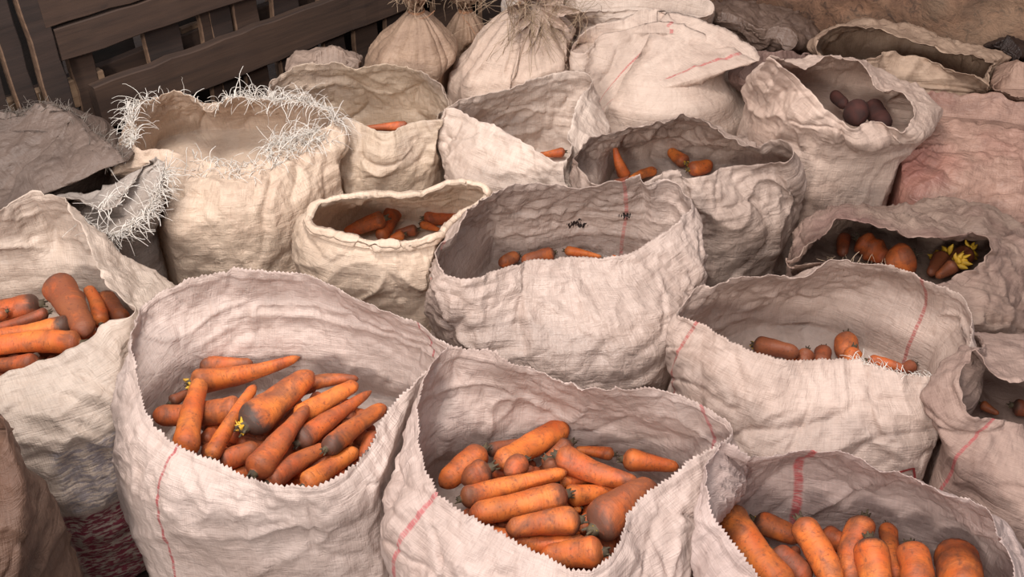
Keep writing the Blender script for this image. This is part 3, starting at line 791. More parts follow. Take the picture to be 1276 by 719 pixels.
RIMS = {
 'C': [(172,392,.60),(190,368,.62),(215,354,.64),(245,343,.655),(285,338,.66),(320,340,.665),(363,343,.665),(400,352,.66),(443,370,.65),(480,385,.64),(507,397,.63),(540,415,.62),(566,432,.61),(552,447,.60),(525,468,.59),(498,492,.585),(482,515,.58),(460,548,.57),(438,576,.565),(415,597,.56),(385,606,.56),(345,604,.56),(305,592,.56),(262,572,.56),(225,553,.56),(198,532,.57),(183,500,.58),(172,450,.59)],
 'D': [(533,579,.60),(525,535,.62),(526,496,.635),(540,460,.645),(566,436,.65),(600,440,.65),(640,453,.65),(700,480,.64),(760,490,.64),(820,490,.64),(868,503,.615),(898,526,.585),(901,543,.575),(882,560,.58),(849,579,.585),(808,607,.575),(785,630,.57),(774,645,.565),(768,675,.56),(752,698,.555),(730,711,.55),(705,705,.55),(677,691,.555),(644,676,.56),(601,653,.57),(577,635,.575),(545,610,.585)],
 'E': [(874,612,.63),(876,588,.65),(885,564,.655),(902,553,.655),(922,560,.65),(945,570,.63),(975,568,.63),(1010,563,.63),(1059,578,.62),(1106,592,.62),(1147,608,.615),(1182,618,.61),(1230,633,.60),(1245,670,.59),(1258,719,.58),(1245,790,.56),(1180,830,.55),(1080,835,.55),(1010,800,.55),(955,725,.56),(930,702,.56),(915,682,.565),(905,664,.575),(890,648,.59),(878,632,.61)],
 'F': [(848,388,.61),(860,373,.625),(870,360,.64),(887,353,.65),(913,343,.655),(940,342,.655),(973,340,.655),(1000,346,.65),(1022,340,.65),(1046,333,.655),(1092,334,.655),(1126,343,.65),(1156,352,.64),(1187,361,.635),(1202,376,.63),(1208,398,.62),(1210,422,.61),(1205,440,.60),(1193,453,.59),(1172,466,.575),(1150,466,.57),(1113,463,.57),(1089,459,.57),(1074,450,.57),(1052,449,.57),(1022,451,.57),(985,448,.575),(954,440,.58),(930,430,.59),(905,418,.60),(880,405,.60),(862,395,.605)],
 'G': [(547,335,.60),(548,308,.63),(572,285,.65),(592,262,.66),(615,242,.665),(650,231,.665),(700,228,.665),(740,226,.665),(777,226,.665),(797,219,.67),(806,227,.665),(830,224,.66),(850,237,.65),(861,255,.645),(850,268,.63),(828,287,.61),(800,305,.59),(776,318,.575),(740,320,.57),(716,318,.57),(690,323,.57),(655,326,.57),(635,333,.575),(605,342,.58),(580,346,.59),(560,342,.595)],
 'H': [(388,270,.60),(392,258,.62),(403,251,.63),(430,247,.635),(470,245,.635),(512,243,.635),(545,235,.64),(575,230,.64),(598,233,.635),(612,244,.62),(606,256,.61),(588,265,.60),(567,275,.595),(548,285,.59),(513,297,.58),(496,298,.58),(470,297,.58),(446,293,.58),(427,288,.585),(410,284,.59),(395,279,.595)],
 'I': [(727,192,.60),(736,176,.62),(755,167,.63),(768,160,.64),(787,156,.645),(806,156,.645),(829,152,.65),(845,148,.655),(861,149,.655),(886,162,.65),(912,175,.64),(941,187,.635),(955,181,.66),(968,177,.69),(980,183,.69),(979,194,.67),(955,198,.635),(930,203,.615),(902,211,.60),(883,220,.595),(864,221,.595),(848,213,.60),(832,214,.60),(810,223,.59),(790,229,.585),(760,232,.585),(742,226,.585),(733,210,.59)],
 'J': [(551,136,.63),(563,128,.645),(580,122,.65),(620,112,.655),(680,98,.66),(718,91,.665),(730,97,.66),(724,118,.64),(713,148,.61),(708,165,.595),(714,182,.585),(710,195,.58),(698,202,.575),(683,198,.58),(668,186,.59),(655,176,.60),(620,160,.615),(585,144,.63),(565,136,.635)],
 'K': [(335,104,.62),(348,96,.635),(363,88,.645),(380,82,.655),(413,79,.66),(453,83,.655),(487,80,.66),(510,83,.655),(537,100,.64),(550,110,.63),(558,130,.61),(556,148,.595),(533,153,.585),(510,154,.58),(493,163,.575),(477,168,.57),(463,160,.575),(450,153,.58),(433,146,.59),(407,143,.595),(375,138,.60),(353,129,.605),(340,116,.61)],
 'L': [(166,180,.62),(170,150,.65),(188,128,.675),(215,114,.69),(240,121,.685),(262,141,.665),(285,130,.67),(321,128,.67),(360,132,.67),(392,138,.665),(412,150,.65),(400,163,.63),(370,172,.62),(345,180,.615),(331,190,.605),(321,201,.595),(290,204,.595),(267,201,.60),(243,195,.605),(220,187,.61),(200,185,.615),(180,187,.615)],
 'B': [(-150,380,.60),(-120,310,.64),(-60,272,.67),(0,262,.68),(20,248,.69),(50,243,.69),(67,250,.685),(90,272,.67),(108,305,.65),(127,345,.63),(148,367,.615),(172,386,.60),(160,396,.585),(133,406,.575),(110,428,.57),(67,446,.57),(0,465,.57),(-60,485,.57),(-120,480,.57),(-155,440,.58)],
 'N': [(72,262,.60),(70,250,.61),(90,246,.62),(115,258,.61),(138,262,.605),(154,250,.61),(168,230,.625),(180,210,.64),(196,198,.645),(203,210,.64),(190,246,.60),(168,274,.585),(140,290,.575),(118,286,.575),(93,275,.58)],
 'M': [(-140,185,.60),(-80,160,.63),(0,143,.65),(50,137,.65),(92,138,.65),(112,160,.63),(142,184,.62),(158,202,.60),(140,190,.613),(110,167,.622),(90,145,.64),(50,143,.64),(0,149,.64),(-80,167,.62)],
 'P': [(957,70,.77),(968,75,.765),(985,90,.74),(1003,108,.71),(1015,122,.69),(1030,138,.67),(1045,149,.655),(1062,160,.64),(1070,157,.64),(1078,150,.65),(1092,151,.645),(1110,158,.64),(1125,163,.635),(1131,150,.64),(1133,135,.65),(1126,121,.66),(1112,115,.665),(1098,115,.665),(1088,110,.67),(1078,93,.69),(1065,79,.70),(1045,74,.705),(1025,77,.71),(1005,82,.72),(985,76,.74),(968,68,.765)],
 'T': [(972,324,.615),(984,314,.625),(1005,305,.63),(1034,284,.62),(1058,274,.62),(1089,279,.61),(1113,287,.605),(1144,295,.60),(1172,301,.60),(1190,295,.615),(1208,290,.62),(1228,298,.615),(1233,314,.595),(1222,326,.575),(1197,339,.56),(1178,353,.55),(1144,356,.55),(1101,350,.555),(1060,345,.565),(1030,338,.58),(1005,334,.595),(985,333,.605)],
 'U': [(1198,484,.63),(1200,462,.64),(1206,446,.65),(1214,436,.65),(1226,446,.645),(1240,463,.63),(1262,478,.62),(1300,475,.62),(1350,480,.61),(1390,510,.60),(1385,560,.57),(1330,560,.56),(1276,532,.565),(1243,521,.58),(1225,516,.59),(1210,513,.60),(1201,500,.615)],
 'O5': [(714,66,.62),(722,46,.65),(742,31,.67),(775,24,.68),(812,14,.69),(850,16,.69),(880,26,.68),(912,42,.66),(938,58,.64),(944,76,.62),(930,72,.625),(902,54,.64),(872,40,.66),(845,30,.67),(812,28,.67),(778,38,.66),(748,46,.645),(730,66,.62)],
 'Q': [(1022,62,.60),(1026,51,.615),(1045,39,.63),(1079,34,.635),(1113,39,.63),(1147,51,.62),(1182,60,.615),(1226,70,.61),(1243,84,.595),(1247,97,.58),(1236,108,.57),(1209,96,.585),(1175,80,.60),(1141,68,.61),(1106,66,.615),(1090,72,.61),(1065,74,.605),(1040,73,.60),(1027,70,.60)],
 'R': [(1128,128,.55),(1150,115,.57),(1190,112,.58),(1235,120,.58),(1285,135,.57),(1340,155,.55),(1345,180,.53),(1290,172,.53),(1240,160,.535),(1190,150,.54),(1150,148,.54)],
 'X': [(1240,108,.60),(1255,90,.62),(1280,80,.63),(1320,85,.62),(1360,110,.6),(1350,135,.58),(1300,130,.58),(1260,118,.59)],
 'O6': [(712,8,.63),(722,-8,.65),(760,-14,.67),(820,-10,.67),(868,0,.65),(884,8,.63),(875,18,.61),(840,16,.61),(780,10,.62),(730,14,.61)],
 'O4': [(640,-5,.60),(665,-30,.63),(690,-25,.63),(704,0,.60),(702,22,.57),(685,20,.57),(660,18,.57)],
 'O8': [(888,24,.56),(900,17,.575),(920,20,.575),(945,36,.56),(970,38,.555),(984,48,.54),(982,54,.53),(966,45,.545),(943,43,.55),(918,27,.565),(900,24,.565)],
 'P2': [(925,92,.56),(945,77,.59),(972,68,.59),(1000,68,.58),(1020,74,.57),(1016,80,.565),(1000,75,.575),(974,75,.58),(948,84,.59),(932,98,.555)],
 'A': [(-230,560,.68),(-170,500,.72),(-90,480,.74),(-30,492,.74),(-4,515,.73),(8,540,.715),(-10,556,.70),(-60,540,.70),(-130,560,.68),(-200,600,.66)],
 'Y': [(1230,66,.55),(1238,52,.57),(1250,43,.585),(1262,46,.58),(1272,60,.565),(1270,70,.55),(1256,60,.56),(1242,66,.55)],
 'O7': [(384,84,.53),(392,70,.55),(410,59,.565),(424,63,.56),(436,78,.54),(424,84,.53),(405,82,.53)],
}
def stripes(key, pts): return u_of(key, RIMS[key], pts)

for k_ in 'CDFGHIJKLEB':      # mouths lean open rather than standing straight
    RIMS[k_] = [(x, y, .575+(z-.575)*.62 if z > .575 else z) for x, y, z in RIMS[k_]]
CLOTH = (222, 208, 196)
MATS = {
 'C': fabric('cloth_front_left', (216, 203, 197), (150, 128, 116), .45, stripes('C', [(515, 402), (228, 555)]), .005),
 'D': fabric('cloth_front_middle', (211, 196, 190), (146, 122, 110), .5, stripes('D', [(872, 505), (549, 612)]), .009, stripe_col=(186, 104, 104)),
 'E': fabric('cloth_front_right', (206, 190, 186), (140, 116, 108), .5, stripes('E', [(1012, 563)]), .010, stripe_col=(186, 84, 84)),
 'F': fabric('cloth_right', (212, 196, 187), (142, 116, 102), .55, stripes('F', [(868, 398), (1150, 350)]), .007, stripe_col=(176, 96, 90)),
 'G': fabric('cloth_centre', (214, 198, 188), (140, 116, 102), .5, stripes('G', [(556, 300), (778, 226)]), .008, rough=.34, crinkle=1.5, stripe_col=(196, 128, 120), holes=()),
 'H': fabric('cloth_cream', (228, 212, 194), (156, 132, 108), .4),
 'I': fabric('cloth_shiny', (206, 190, 180), (122, 100, 90), .9, rough=.36, crinkle=1.3),
 'J': fabric('cloth_white', (226, 214, 204), (150, 122, 106), .4),
 'K': fabric('cloth_yellowed', (218, 203, 184), (160, 140, 116), .4, rough=.38, crinkle=1.1, tint=((176, 156, 148), .8)),
 'L': fabric('cloth_frayed', (226, 210, 192), (166, 134, 114), .5, rough=.4, crinkle=1.2),
 'B': fabric('cloth_print', (220, 208, 196), (146, 124, 108), .4, rough=.36, prints=[(-.2, 3, .24, .30, (92, 94, 120), .55, 'letters'), (-.2, 3, .02, .20, (150, 58, 78), .6, 'blob')]),
 'N': fabric('cloth_film', (206, 200, 194), (150, 138, 130), .4, rough=.3, trans=.4),
 'M': fabric('cloth_grey', (128, 114, 106), (84, 72, 66), .7, rough=.4, crinkle=1.3),
 'P': fabric('cloth_beets', (222, 204, 192), (146, 116, 102), .45),
 'T': fabric('cloth_soiled', (168, 148, 136), (104, 80, 72), .85, tint=((150, 110, 104), .5)),
 'U': fabric('cloth_right_edge', (186, 164, 154), (122, 96, 88), .6, stripes('U', [(1236, 520)]), .006, rough=.7),
 'O5': fabric('cloth_pink_lines', (222, 206, 194), (150, 122, 108), .45, stripes('O5', [(838, 26), (922, 66)]), .012, stripe_col=(196, 112, 108)),
 'Q': fabric('cloth_beige', (196, 174, 154), (120, 94, 80), .7),
 'R': fabric('cloth_rusty', (182, 150, 136), (104, 78, 70), .8, tint=((190, 120, 108), .55), rough=.38, crinkle=1.4),
 'X': fabric('cloth_tan', (186, 158, 142), (126, 98, 86), .6),
 'O6': fabric('cloth_bright', (230, 218, 208), (160, 140, 126), .35),
 'O4': fabric('cloth_milky', (222, 216, 210), (160, 144, 134), .35, trans=.35),
 'O8': fabric('cloth_dark_film', (128, 110, 100), (74, 60, 54), .9, rough=.3, crinkle=1.4),
 'P2': fabric('cloth_mauve', (150, 126, 118), (100, 78, 72), .7),
 'A': fabric('cloth_brown', (110, 90, 78), (66, 52, 46), .8, tint=((120, 84, 66), .5)),
 'O7': fabric('cloth_dusty', (176, 158, 146), (110, 92, 84), .6),
 'Y': fabric('cloth_black_bag', (62, 50, 46), (40, 32, 30), .6, rough=.45, crinkle=1.5),
 'O1': fabric('cloth_net', (184, 160, 140), (120, 96, 80), .7, crinkle=1.3),
 'O2': fabric('cloth_net_back', (166, 142, 122), (110, 88, 74), .7),
 'O3': fabric('cloth_tied', (226, 208, 194), (156, 128, 112), .45),
}
LAB = {
 'C': 'wide open white woven sack front left, heaped with long carrots, zigzag cut edge',
 'D': 'open white woven sack at bottom centre of the photo, heaped with many small carrots',
 'E': 'open white woven sack cut off at the bottom right corner, carrots standing upright in it',
 'F': 'white open sack right of centre with ragged front lip and few carrots deep inside',
 'G': 'shiny crinkled sack in the very middle, its tall back wall worn through by small holes',
 'H': 'small cream sack with a rolled down cuff around a few carrots',
 'I': 'grey-stained shiny sack with peaked right shoulder holding a few short carrots',
 'J': 'white sack with a tall folded triangular front lip and curled corner',
 'K': 'yellowed open sack below the tied net-like sack, filled almost out of sight',
 'L': 'big cream sack with thick white frayed fringe, standing near the slatted wall',
 'B': 'open sack at left edge with carrots and faded blue and red print below',
 'N': 'milky translucent sack with white curly fringe squeezed between printed and frayed sacks',
 'M': 'dull grey limp sack with fuzzy top edge before the slatted wall at far left',
 'P': 'white sack with one high pointed corner holding dark round beets',
 'T': 'soiled grey sack with carrots sprouting yellow shoots, right of the photo',
 'U': 'dusty sack at right edge with a torn small hole and thin red thread line',
 'O5': 'big full sack with folded mouth and long pink woven lines, back row',
 'Q': 'beige sack with long slack mouth lying along the clay wall',
 'R': 'large rusty pink stained bulging sack at the right edge of the photo',
 'X': 'tan sack corner at far right in front of the black bag',
 'O6': 'bright white sack at top centre behind the pink-lined sack',
 'O4': 'milky white sack between the big tied sack and pink-lined sack',
 'O8': 'dark grey filmy sack slumped at the foot of the clay wall',
 'P2': 'mauve grey sack with frilly lip wedged behind the pointed-corner sack',
 'A': 'brown soiled sack edge in the bottom left corner',
 'Y': 'small black crumpled bag standing against the clay wall at far right',
 'O7': 'small dusty grey sack top peeking over the yellowed sack',
}
OPT = {
 'C': dict(zc=.46, ex=1.12, zig=.0022, nu=400, crumple=.9, base=1.0), 'D': dict(zc=.46, ex=1.12, zig=.0022, nu=400), 'E': dict(zc=.42, ex=1.12, zig=.0022, nu=400),
 'F': dict(zc=.42, ex=1.10, zig=.0016, nu=400), 'G': dict(zc=.42, ex=1.10, zig=.0012, crumple=1.25),
 'H': dict(zc=.43, ex=1.08, cuff=.035, crumple=.8), 'B': dict(zc=.46, ex=1.10, base=1.04, fat=1.12), 'L': dict(crumple=1.1), 'M': dict(crumple=1.2), 'N': dict(zc=.46),
 'T': dict(zc=.47, crumple=1.4), 'U': dict(zc=.48), 'R': dict(zc=.45, crumple=1.5), 'O8': dict(zc=.42, crumple=1.5), 'P2': dict(zc=.45),
 'I': dict(zc=.45, ex=1.08, crumple=1.3), 'J': dict(zc=.42, ex=1.08), 'K': dict(zc=.44, ex=1.08), 'P': dict(zc=.56), 'Q': dict(crumple=1.3), 'O5': dict(even=.05, crumple=.8),
}
SMALL = {'Y', 'O8', 'O7', 'O6', 'O4', 'P2', 'X', 'A', 'R', 'Q', 'M', 'N', 'U'}
TIED = {
 'O1': lambda: tied_sack('O1', 'tan net-like sack tied at its neck with a frayed topknot, before the slatted wall', PLAN['O1'][0], .150, (519, 14, .68), .020, MATS['O1'], 51, .07, (0, -.1, 1), nthreads=130, shoulder=.5),
 'O2': lambda: tied_sack('O2', 'small tied tan sack half hidden behind the big white tied sack', PLAN['O2'][0], .115, (580, 13, .60), .018, MATS['O2'], 52, .05, (0, 0, 1), nthreads=70),
 'O3': lambda: tied_sack('O3', 'large white tied sack with a bundle of stringy threads hanging from its knot', PLAN['O3'][0], .205, (662, 6, .70), .032, MATS['O3'], 53, .09, (.25, -.75, .25), nthreads=260, tL=(.08, .24), shoulder=.55),
}
for k in sorted(KEYS, key=lambda q: at(*PLAN[q][0])[1]+{'D': -.2, 'F': -.25, 'U': .05}.get(q, 0)):
    n_ = KEYS.index(k)
    if k in TIED: TIED[k](); continue
    o_ = dict(OPT.get(k, {}))
    if k in SMALL: o_.setdefault('nu', 240)
    if k in ('Y', 'O8', 'P2', 'M', 'O6', 'O4', 'O7', 'X', 'R', 'A', 'O5'): o_['lid'] = True
    if k in 'FGHIJKPLUT': o_.setdefault('inner_drop', .06)
    open_sack(k, LAB[k], RIMS[k], PLAN[k][0], PLAN[k][1], MATS[k], seed=n_+3, **o_)

def uv_at(key, px, py, back=False):
    """cloth coordinates of the point of a sack seen at this place: its near face, or the inside of its far wall"""
    sk = SACKS[key]; P, N = sk['P'], sk['N']
    to = P-np.array([0, 0, CAMZ]); facing = (N*to).sum(-1) < 0
    scr = project(P); dd = np.hypot(scr[..., 0]-px, scr[..., 1]-py)
    dd = np.where(facing == (not back), dd, 1e6)
    if back: dd[:, :sk['nA']-6] = 1e6
    i, j = np.unravel_index(np.argmin(dd), dd.shape)
    return float(sk['us'][i]), float(sk['vlen'][j])
def redress(key, m):
    SACKS[key]['cloth'].data.materials[0] = m
hs = [uv_at('G', x, y, True) for x, y in ((716, 278), (781, 268), (726, 281))]
redress('G', fabric('cloth_worn_holes', (208, 193, 185), (140, 116, 102), .5, stripes('G', [(556, 300), (778, 226)]), .008, rough=.27, crinkle=1.6,
        stripe_col=(196, 128, 120), holes=[(hs[0][0], hs[0][1], .020), (hs[1][0], hs[1][1], .018), (hs[2][0], hs[2][1], .012)]))
(ba, bv0), (bb, bv1) = uv_at('B', 75, 560), uv_at('B', 155, 615)
(ra_, rv0), (rb_, rv1) = uv_at('B', 85, 640), uv_at('B', 170, 719)
redress('B', fabric('cloth_faded_print', (220, 208, 196), (146, 124, 108), .4, rough=.36,
        prints=[(min(ba, bb)-.02, max(ba, bb)+.05, min(bv0, bv1), max(bv0, bv1), (96, 98, 124), .5, 'letters'),
                (min(ra_, rb_)-.02, max(ra_, rb_)+.06, min(rv0, rv1)-.1, max(rv0, rv1), (150, 58, 76), .95, 'letters')]))
# faded red outlined print low on the ragged-lipped sack
from mathutils.bvhtree import BVHTree
def printed_lines(key, polys, wid, mat):
    sk = SACKS[key]; me = sk['cloth'].data; ofs = Vector((sk['cx'], sk['cy'], 0))
    tree = BVHTree.FromPolygons([v.co+ofs for v in me.vertices], [tuple(p.vertices) for p in me.polygons])
    V = []; F = []
    for pl in polys:
        pts = []
        for (x0, y0), (x1, y1) in zip(pl[:-1], pl[1:]):
            for f in np.linspace(0, 1, 6, endpoint=False):
                d = ray(x0+(x1-x0)*f, y0+(y1-y0)*f); h = tree.ray_cast(Vector((0, 0, CAMZ)), Vector(d).normalized())
                if h[0] is not None: pts.append((np.array(h[0]), np.array(h[1])))
        o = len(V)
        for i, (p, n) in enumerate(pts):
            t = pts[min(i+1, len(pts)-1)][0]-pts[max(i-1, 0)][0]; t /= np.linalg.norm(t)+1e-9
            if n@(p-np.array([0, 0, CAMZ])) > 0: n = -n
            sd_ = np.cross(t, n); V += [p+sd_*wid/2+n*.0012, p-sd_*wid/2+n*.0012]
        for i in range(len(pts)-1): F.append((o+2*i, o+2*i+1, o+2*i+3, o+2*i+2))
    if F: mesh_from('printed_line', V, F, mat, sk['root'], loc=(sk['cx'], sk['cy'], 0))
printed_lines('F', [[(1108, 592), (1120, 588), (1138, 583), (1141, 604), (1124, 600), (1108, 592)],
                    [(1148, 606), (1156, 588), (1168, 577), (1180, 580), (1182, 596), (1176, 606)]], .0045, M_INK)
u1_, v1_ = uv_at('U', 1257, 617)

# frayed edges
rim_fray('L', [((166, 180), (188, 128), 3.2), ((285, 130), (412, 150), 3.6), ((400, 163), (331, 190), 6.5), ((321, 201), (243, 195), 1.6), ((188, 128), (285, 130), .35)], M_THREAD, .0011, 1.5, (.012, .085), 5, 1.7, rows=(0, 0, 1, 3, 6, 10), droop=.55)
rim_fray('N', [((93, 275), (140, 290), 2.0), ((140, 290), (203, 210), 4.5), ((168, 230), (115, 258), .6)], M_THREAD, .0011, 1.5, (.012, .065), 6, 2.0, rows=(0, 0, 1), droop=.12)
rim_fray('M', [((-10, 143), (158, 200), 3.5)], M_THREAD_GREY, .0008, 1.6, (.01, .045), 7, 1.2, rows=(0, 1, 2, 4))
rim_fray('F', [((1172, 466), (1060, 449), 1.0)], M_THREAD, .0008, 1.2, (.01, .03), 8, 1.2)
rim_fray('T', [((1110, 352), (1030, 340), 1.0)], M_THREAD_TAN, .0008, 1.2, (.02, .05), 9, 1.2)

# ------------------------------------------------------------------ carrots
PLACED = []      # sample points and radii of everything already lying
def carrot_mesh(name, L, R, rnd, tip=.35, tail=True, lumpy=0.0, nb=18, nl=34):
    V = []; UV = []; F = []
    bx, by = rnd.uniform(-.05, .05)*L, rnd.uniform(-.05, .05)*L
    ph = rnd.uniform(0, 6); ph2 = rnd.uniform(0, 6)
    sh = rnd.uniform(.045, .075)
    s_ = min(max(.75*R/L, .03), .45); e_ = 1-min(max(.10, 1.1*R*tip/L), .5)
    ts = np.concatenate([s_*(1-np.cos(np.linspace(0, PI/2, 8, endpoint=False))), np.linspace(s_, e_, 14, endpoint=False), e_+(1-e_)*np.sin(np.linspace(0, PI/2, nl-22))])
    for i, t in enumerate(ts):
        s = min(max(.75*R/L, .03), .45)
        r = R*(1-(1-tip)*t**1.15)
        if t < s: r *= max(.32, math.sqrt(max(0, 1-(1-t/s)**2)))
        e = 1-min(max(.10, 1.1*R*tip/L), .5)
        if t > e:
            f = (t-e)/(1-e); r *= max(.06, (1-f**1.8)**.62) if f < .999 else .06
        r *= 1+.03*math.sin(t*L*80+ph)+.016*math.sin(t*L*210+ph2)
        if lumpy: r *= 1+lumpy*math.sin(t*14+ph)
        cx_ = bx*math.sin(PI*t); cy_ = by*math.sin(PI*t)
        x = L*t
        for k in range(nb):
            a = 2*PI*k/nb
            rr = r*(1+.05*math.cos(2*a+ph)+.03*math.cos(3*a+ph2+t*4)+lumpy*.6*math.sin(3*a+t*17))
            V.append((x, cx_+rr*math.cos(a), cy_+rr*math.sin(a))); UV.append((t, k/nb*2))
    n = len(ts)
    for i in range(n-1):
        for k in range(nb):
            F.append((i*nb+k, i*nb+(k+1) % nb, (i+1)*nb+(k+1) % nb, (i+1)*nb+k))
    c0 = len(V); V.append((0-.0005, 0, 0)); UV.append((0, 0)); V.append((L+.001, 0, 0)); UV.append((1, 0))
    for k in range(nb):
        F.append((c0, (k+1) % nb, k)); F.append((c0+1, (n-1)*nb+k, (n-1)*nb+(k+1) % nb))
    me = bpy.data.meshes.new(name)
    me.from_pydata(V, [], F[:])
    l = me.uv_layers.new(name='UVMap')
    vi = np.zeros(len(me.loops), np.int32); me.loops.foreach_get('vertex_index', vi)
    l.data.foreach_set('uv', np.array(UV, np.float32)[vi].ravel())
    me.polygons.foreach_set('use_smooth', np.ones(len(me.polygons), bool))
    me.update()
    return me

def crown_mesh(R, rnd):
    """short dried stub of leaf stems on the crown"""
    V = []; F = []
    def tube(p0, p1, r0, r1):
        p0, p1 = np.array(p0), np.array(p1); d = p1-p0; d /= np.linalg.norm(d)
        a = np.cross(d, [0, .3, 1]); a /= np.linalg.norm(a); b2 = np.cross(d, a); o = len(V)
        for p, r in ((p0, r0), (p0*.5+p1*.5, r0*.9), (p1, r1)):
            for k in range(7):
                an = 2*PI*k/7; V.append(p+a*math.cos(an)*r+b2*math.sin(an)*r)
        V.append(p1+d*r1*.3)
        for j in range(2):
            for k in range(7): F.append((o+j*7+k, o+j*7+(k+1) % 7, o+j*7+7+(k+1) % 7, o+j*7+7+k))
        for k in range(7): F.append((o+14+k, o+14+(k+1) % 7, o+21))
    tube((.003, 0, 0), (-R*.28, 0, 0), R*.36, R*.26)
    for k in range(4):
        a = k*PI/2+rnd.uniform(-.4, .4)
        tube((0, math.cos(a)*R*.15, math.sin(a)*R*.15), (-R*rnd.uniform(.35, .6), math.cos(a)*R*.32, math.sin(a)*R*.32), R*.09, R*.05)
    me = bpy.data.meshes.new('crown'); me.from_pydata([tuple(v) for v in V], [], F)
    me.polygons.foreach_set('use_smooth', np.ones(len(me.polygons), bool)); me.materials.append(M_STEM)
    return me
def sprout_mesh(size, rnd, n=9):
    V = []; F = []
    for s in range(n):
        d = np.array([-1, rnd.gauss(0, .9), rnd.gauss(0, .9)]); d /= np.linalg.norm(d)
        p = np.array([0, rnd.gauss(0, size*.12), rnd.gauss(0, size*.12)])
        L = size*rnd.uniform(.6, 1.3); m_ = 5; o = len(V)
        a = np.cross(d, [0, .3, 1]); a /= np.linalg.norm(a); b2 = np.cross(d, a)
        for j in range(m_+1):
            f = j/m_; r = size*(.11+.13*math.sin(PI*min(1, f*1.05))**2)*(1 if f < .99 else .3)
            for k in range(6):
                an = 2*PI*k/6; V.append(p+a*math.cos(an)*r+b2*math.sin(an)*r)
            d = d+np.array([rnd.gauss(0, .3) for _ in range(3)]); d /= np.linalg.norm(d); p = p+d*L/m_
        for j in range(m_):
            for k in range(6): F.append((o+j*6+k, o+j*6+(k+1) % 6, o+j*6+6+(k+1) % 6, o+j*6+6+k))
    me = bpy.data.meshes.new('sprout'); me.from_pydata([tuple(v) for v in V], [], F)
    me.polygons.foreach_set('use_smooth', np.ones(len(me.polygons), bool)); me.materials.append(M_SPROUT)
    return me

def inner_radius_push(p, r, sk):
    """keep a point inside its sack at its height"""
    P = sk['P']; ids = np.argmin(np.abs(P[:, :, 2]-p[2]), axis=1)
    ring = P[np.arange(len(P)), ids]
    return ring
def axis_frame(d):
    d = d/np.linalg.norm(d)
    z = np.array([0, 0, 1.]); y = np.cross(z, d)
    if np.linalg.norm(y) < 1e-3: y = np.array([0, 1., 0])
    y /= np.linalg.norm(y); z2 = np.cross(d, y)
    return d, y, z2
ncar = 0
def carrot(sack, a, b, wpx, label, head=.3, soil=.4, hue=.2, tip=.4, z=None, dza=0, dzb=0, sprout=0, crown=True, lumpy=0, kind='carrot', maxlift=.05, mat=None):
    """a: where the crown lies, b: where the tip lies (floor-plan places at the height of the heap)"""
    global ncar
    ncar += 1
    sk = SACKS[sack]; z0 = (sk['zc']-.015 if z is None else z)
    rnd = random.Random(ncar*13+5)
    R = wpx*mpx(a[0], a[1], z0)*.5*{'C': 1.14, 'D': 1.16, 'B': 1.12, 'H': 1.15, 'G': 1.15, 'F': 1.12, 'T': 1.1, 'P': 1.05}.get(sack, 1.0)
    za, zb_ = z0+dza, z0+dzb
    ts = np.linspace(.06, .96, 10); rads = R*(1-(1-tip)*ts**1.25)*.96
    near = [pl for pl in PLACED if pl[2] == sack]
    for it in range(70):
        pa, pb = at(a[0], a[1], za), at(b[0], b[1], zb_)
        pts = pa+(pb-pa)*ts[:, None]
        mv_a = mv_b = 0
        for (q, rq, s_) in near:
            D = np.linalg.norm(pts[:, None]-q[None], axis=-1)
            pen = (rads[:, None]+rq[None]-.0015)-D
            pen = np.where(pen > 0, pen, 0)
            i, j = np.unravel_index(np.argmax(pen), pen.shape)
            if pen[i, j] > 0:
                amt = pen[i, j]*.9+.0006
                mv_a = max(mv_a, amt*(1-ts[i])); mv_b = max(mv_b, amt*ts[i])
        if mv_a+mv_b == 0: break
        za += mv_a; zb_ += mv_b
        if za > z0+dza+maxlift: za = z0+dza+maxlift
        if zb_ > z0+dzb+maxlift: zb_ = z0+dzb+maxlift
    pa, pb = at(a[0], a[1], za), at(b[0], b[1], zb_)
    L = float(np.linalg.norm(pb-pa))
    pts = pa+(pb-pa)*ts[:, None]
    PLACED.append((pts, rads, sack))
    me = carrot_mesh(kind, L, R, rnd, tip, lumpy=lumpy)
    me.materials.append(mat or M_CARROT)
    o = bpy.data.objects.new(kind, me); C.objects.link(o)
    x, y, z2 = axis_frame(pb-pa)
    roll = rnd.uniform(0, 6.28)
    M = Matrix(((x[0], y[0], z2[0], pa[0]), (x[1], y[1], z2[1], pa[1]), (x[2], y[2], z2[2], pa[2]), (0, 0, 0, 1)))
    o.matrix_world = M @ Matrix.Rotation(roll, 4, 'X')
    o['label'] = label; o['category'] = 'carrot' if kind == 'carrot' else 'beet'
    o.color = (head, soil, hue, 1)
    if crown:
        c = bpy.data.objects.new('crown', crown_mesh(R, rnd)); C.objects.link(c); c.parent = o
    if sprout:
        c = bpy.data.objects.new('sprout', sprout_mesh(sprout*1.25, rnd, 16)); C.objects.link(c); c.parent = o
        c['label'] = 'yellow curly sprout'
    return o

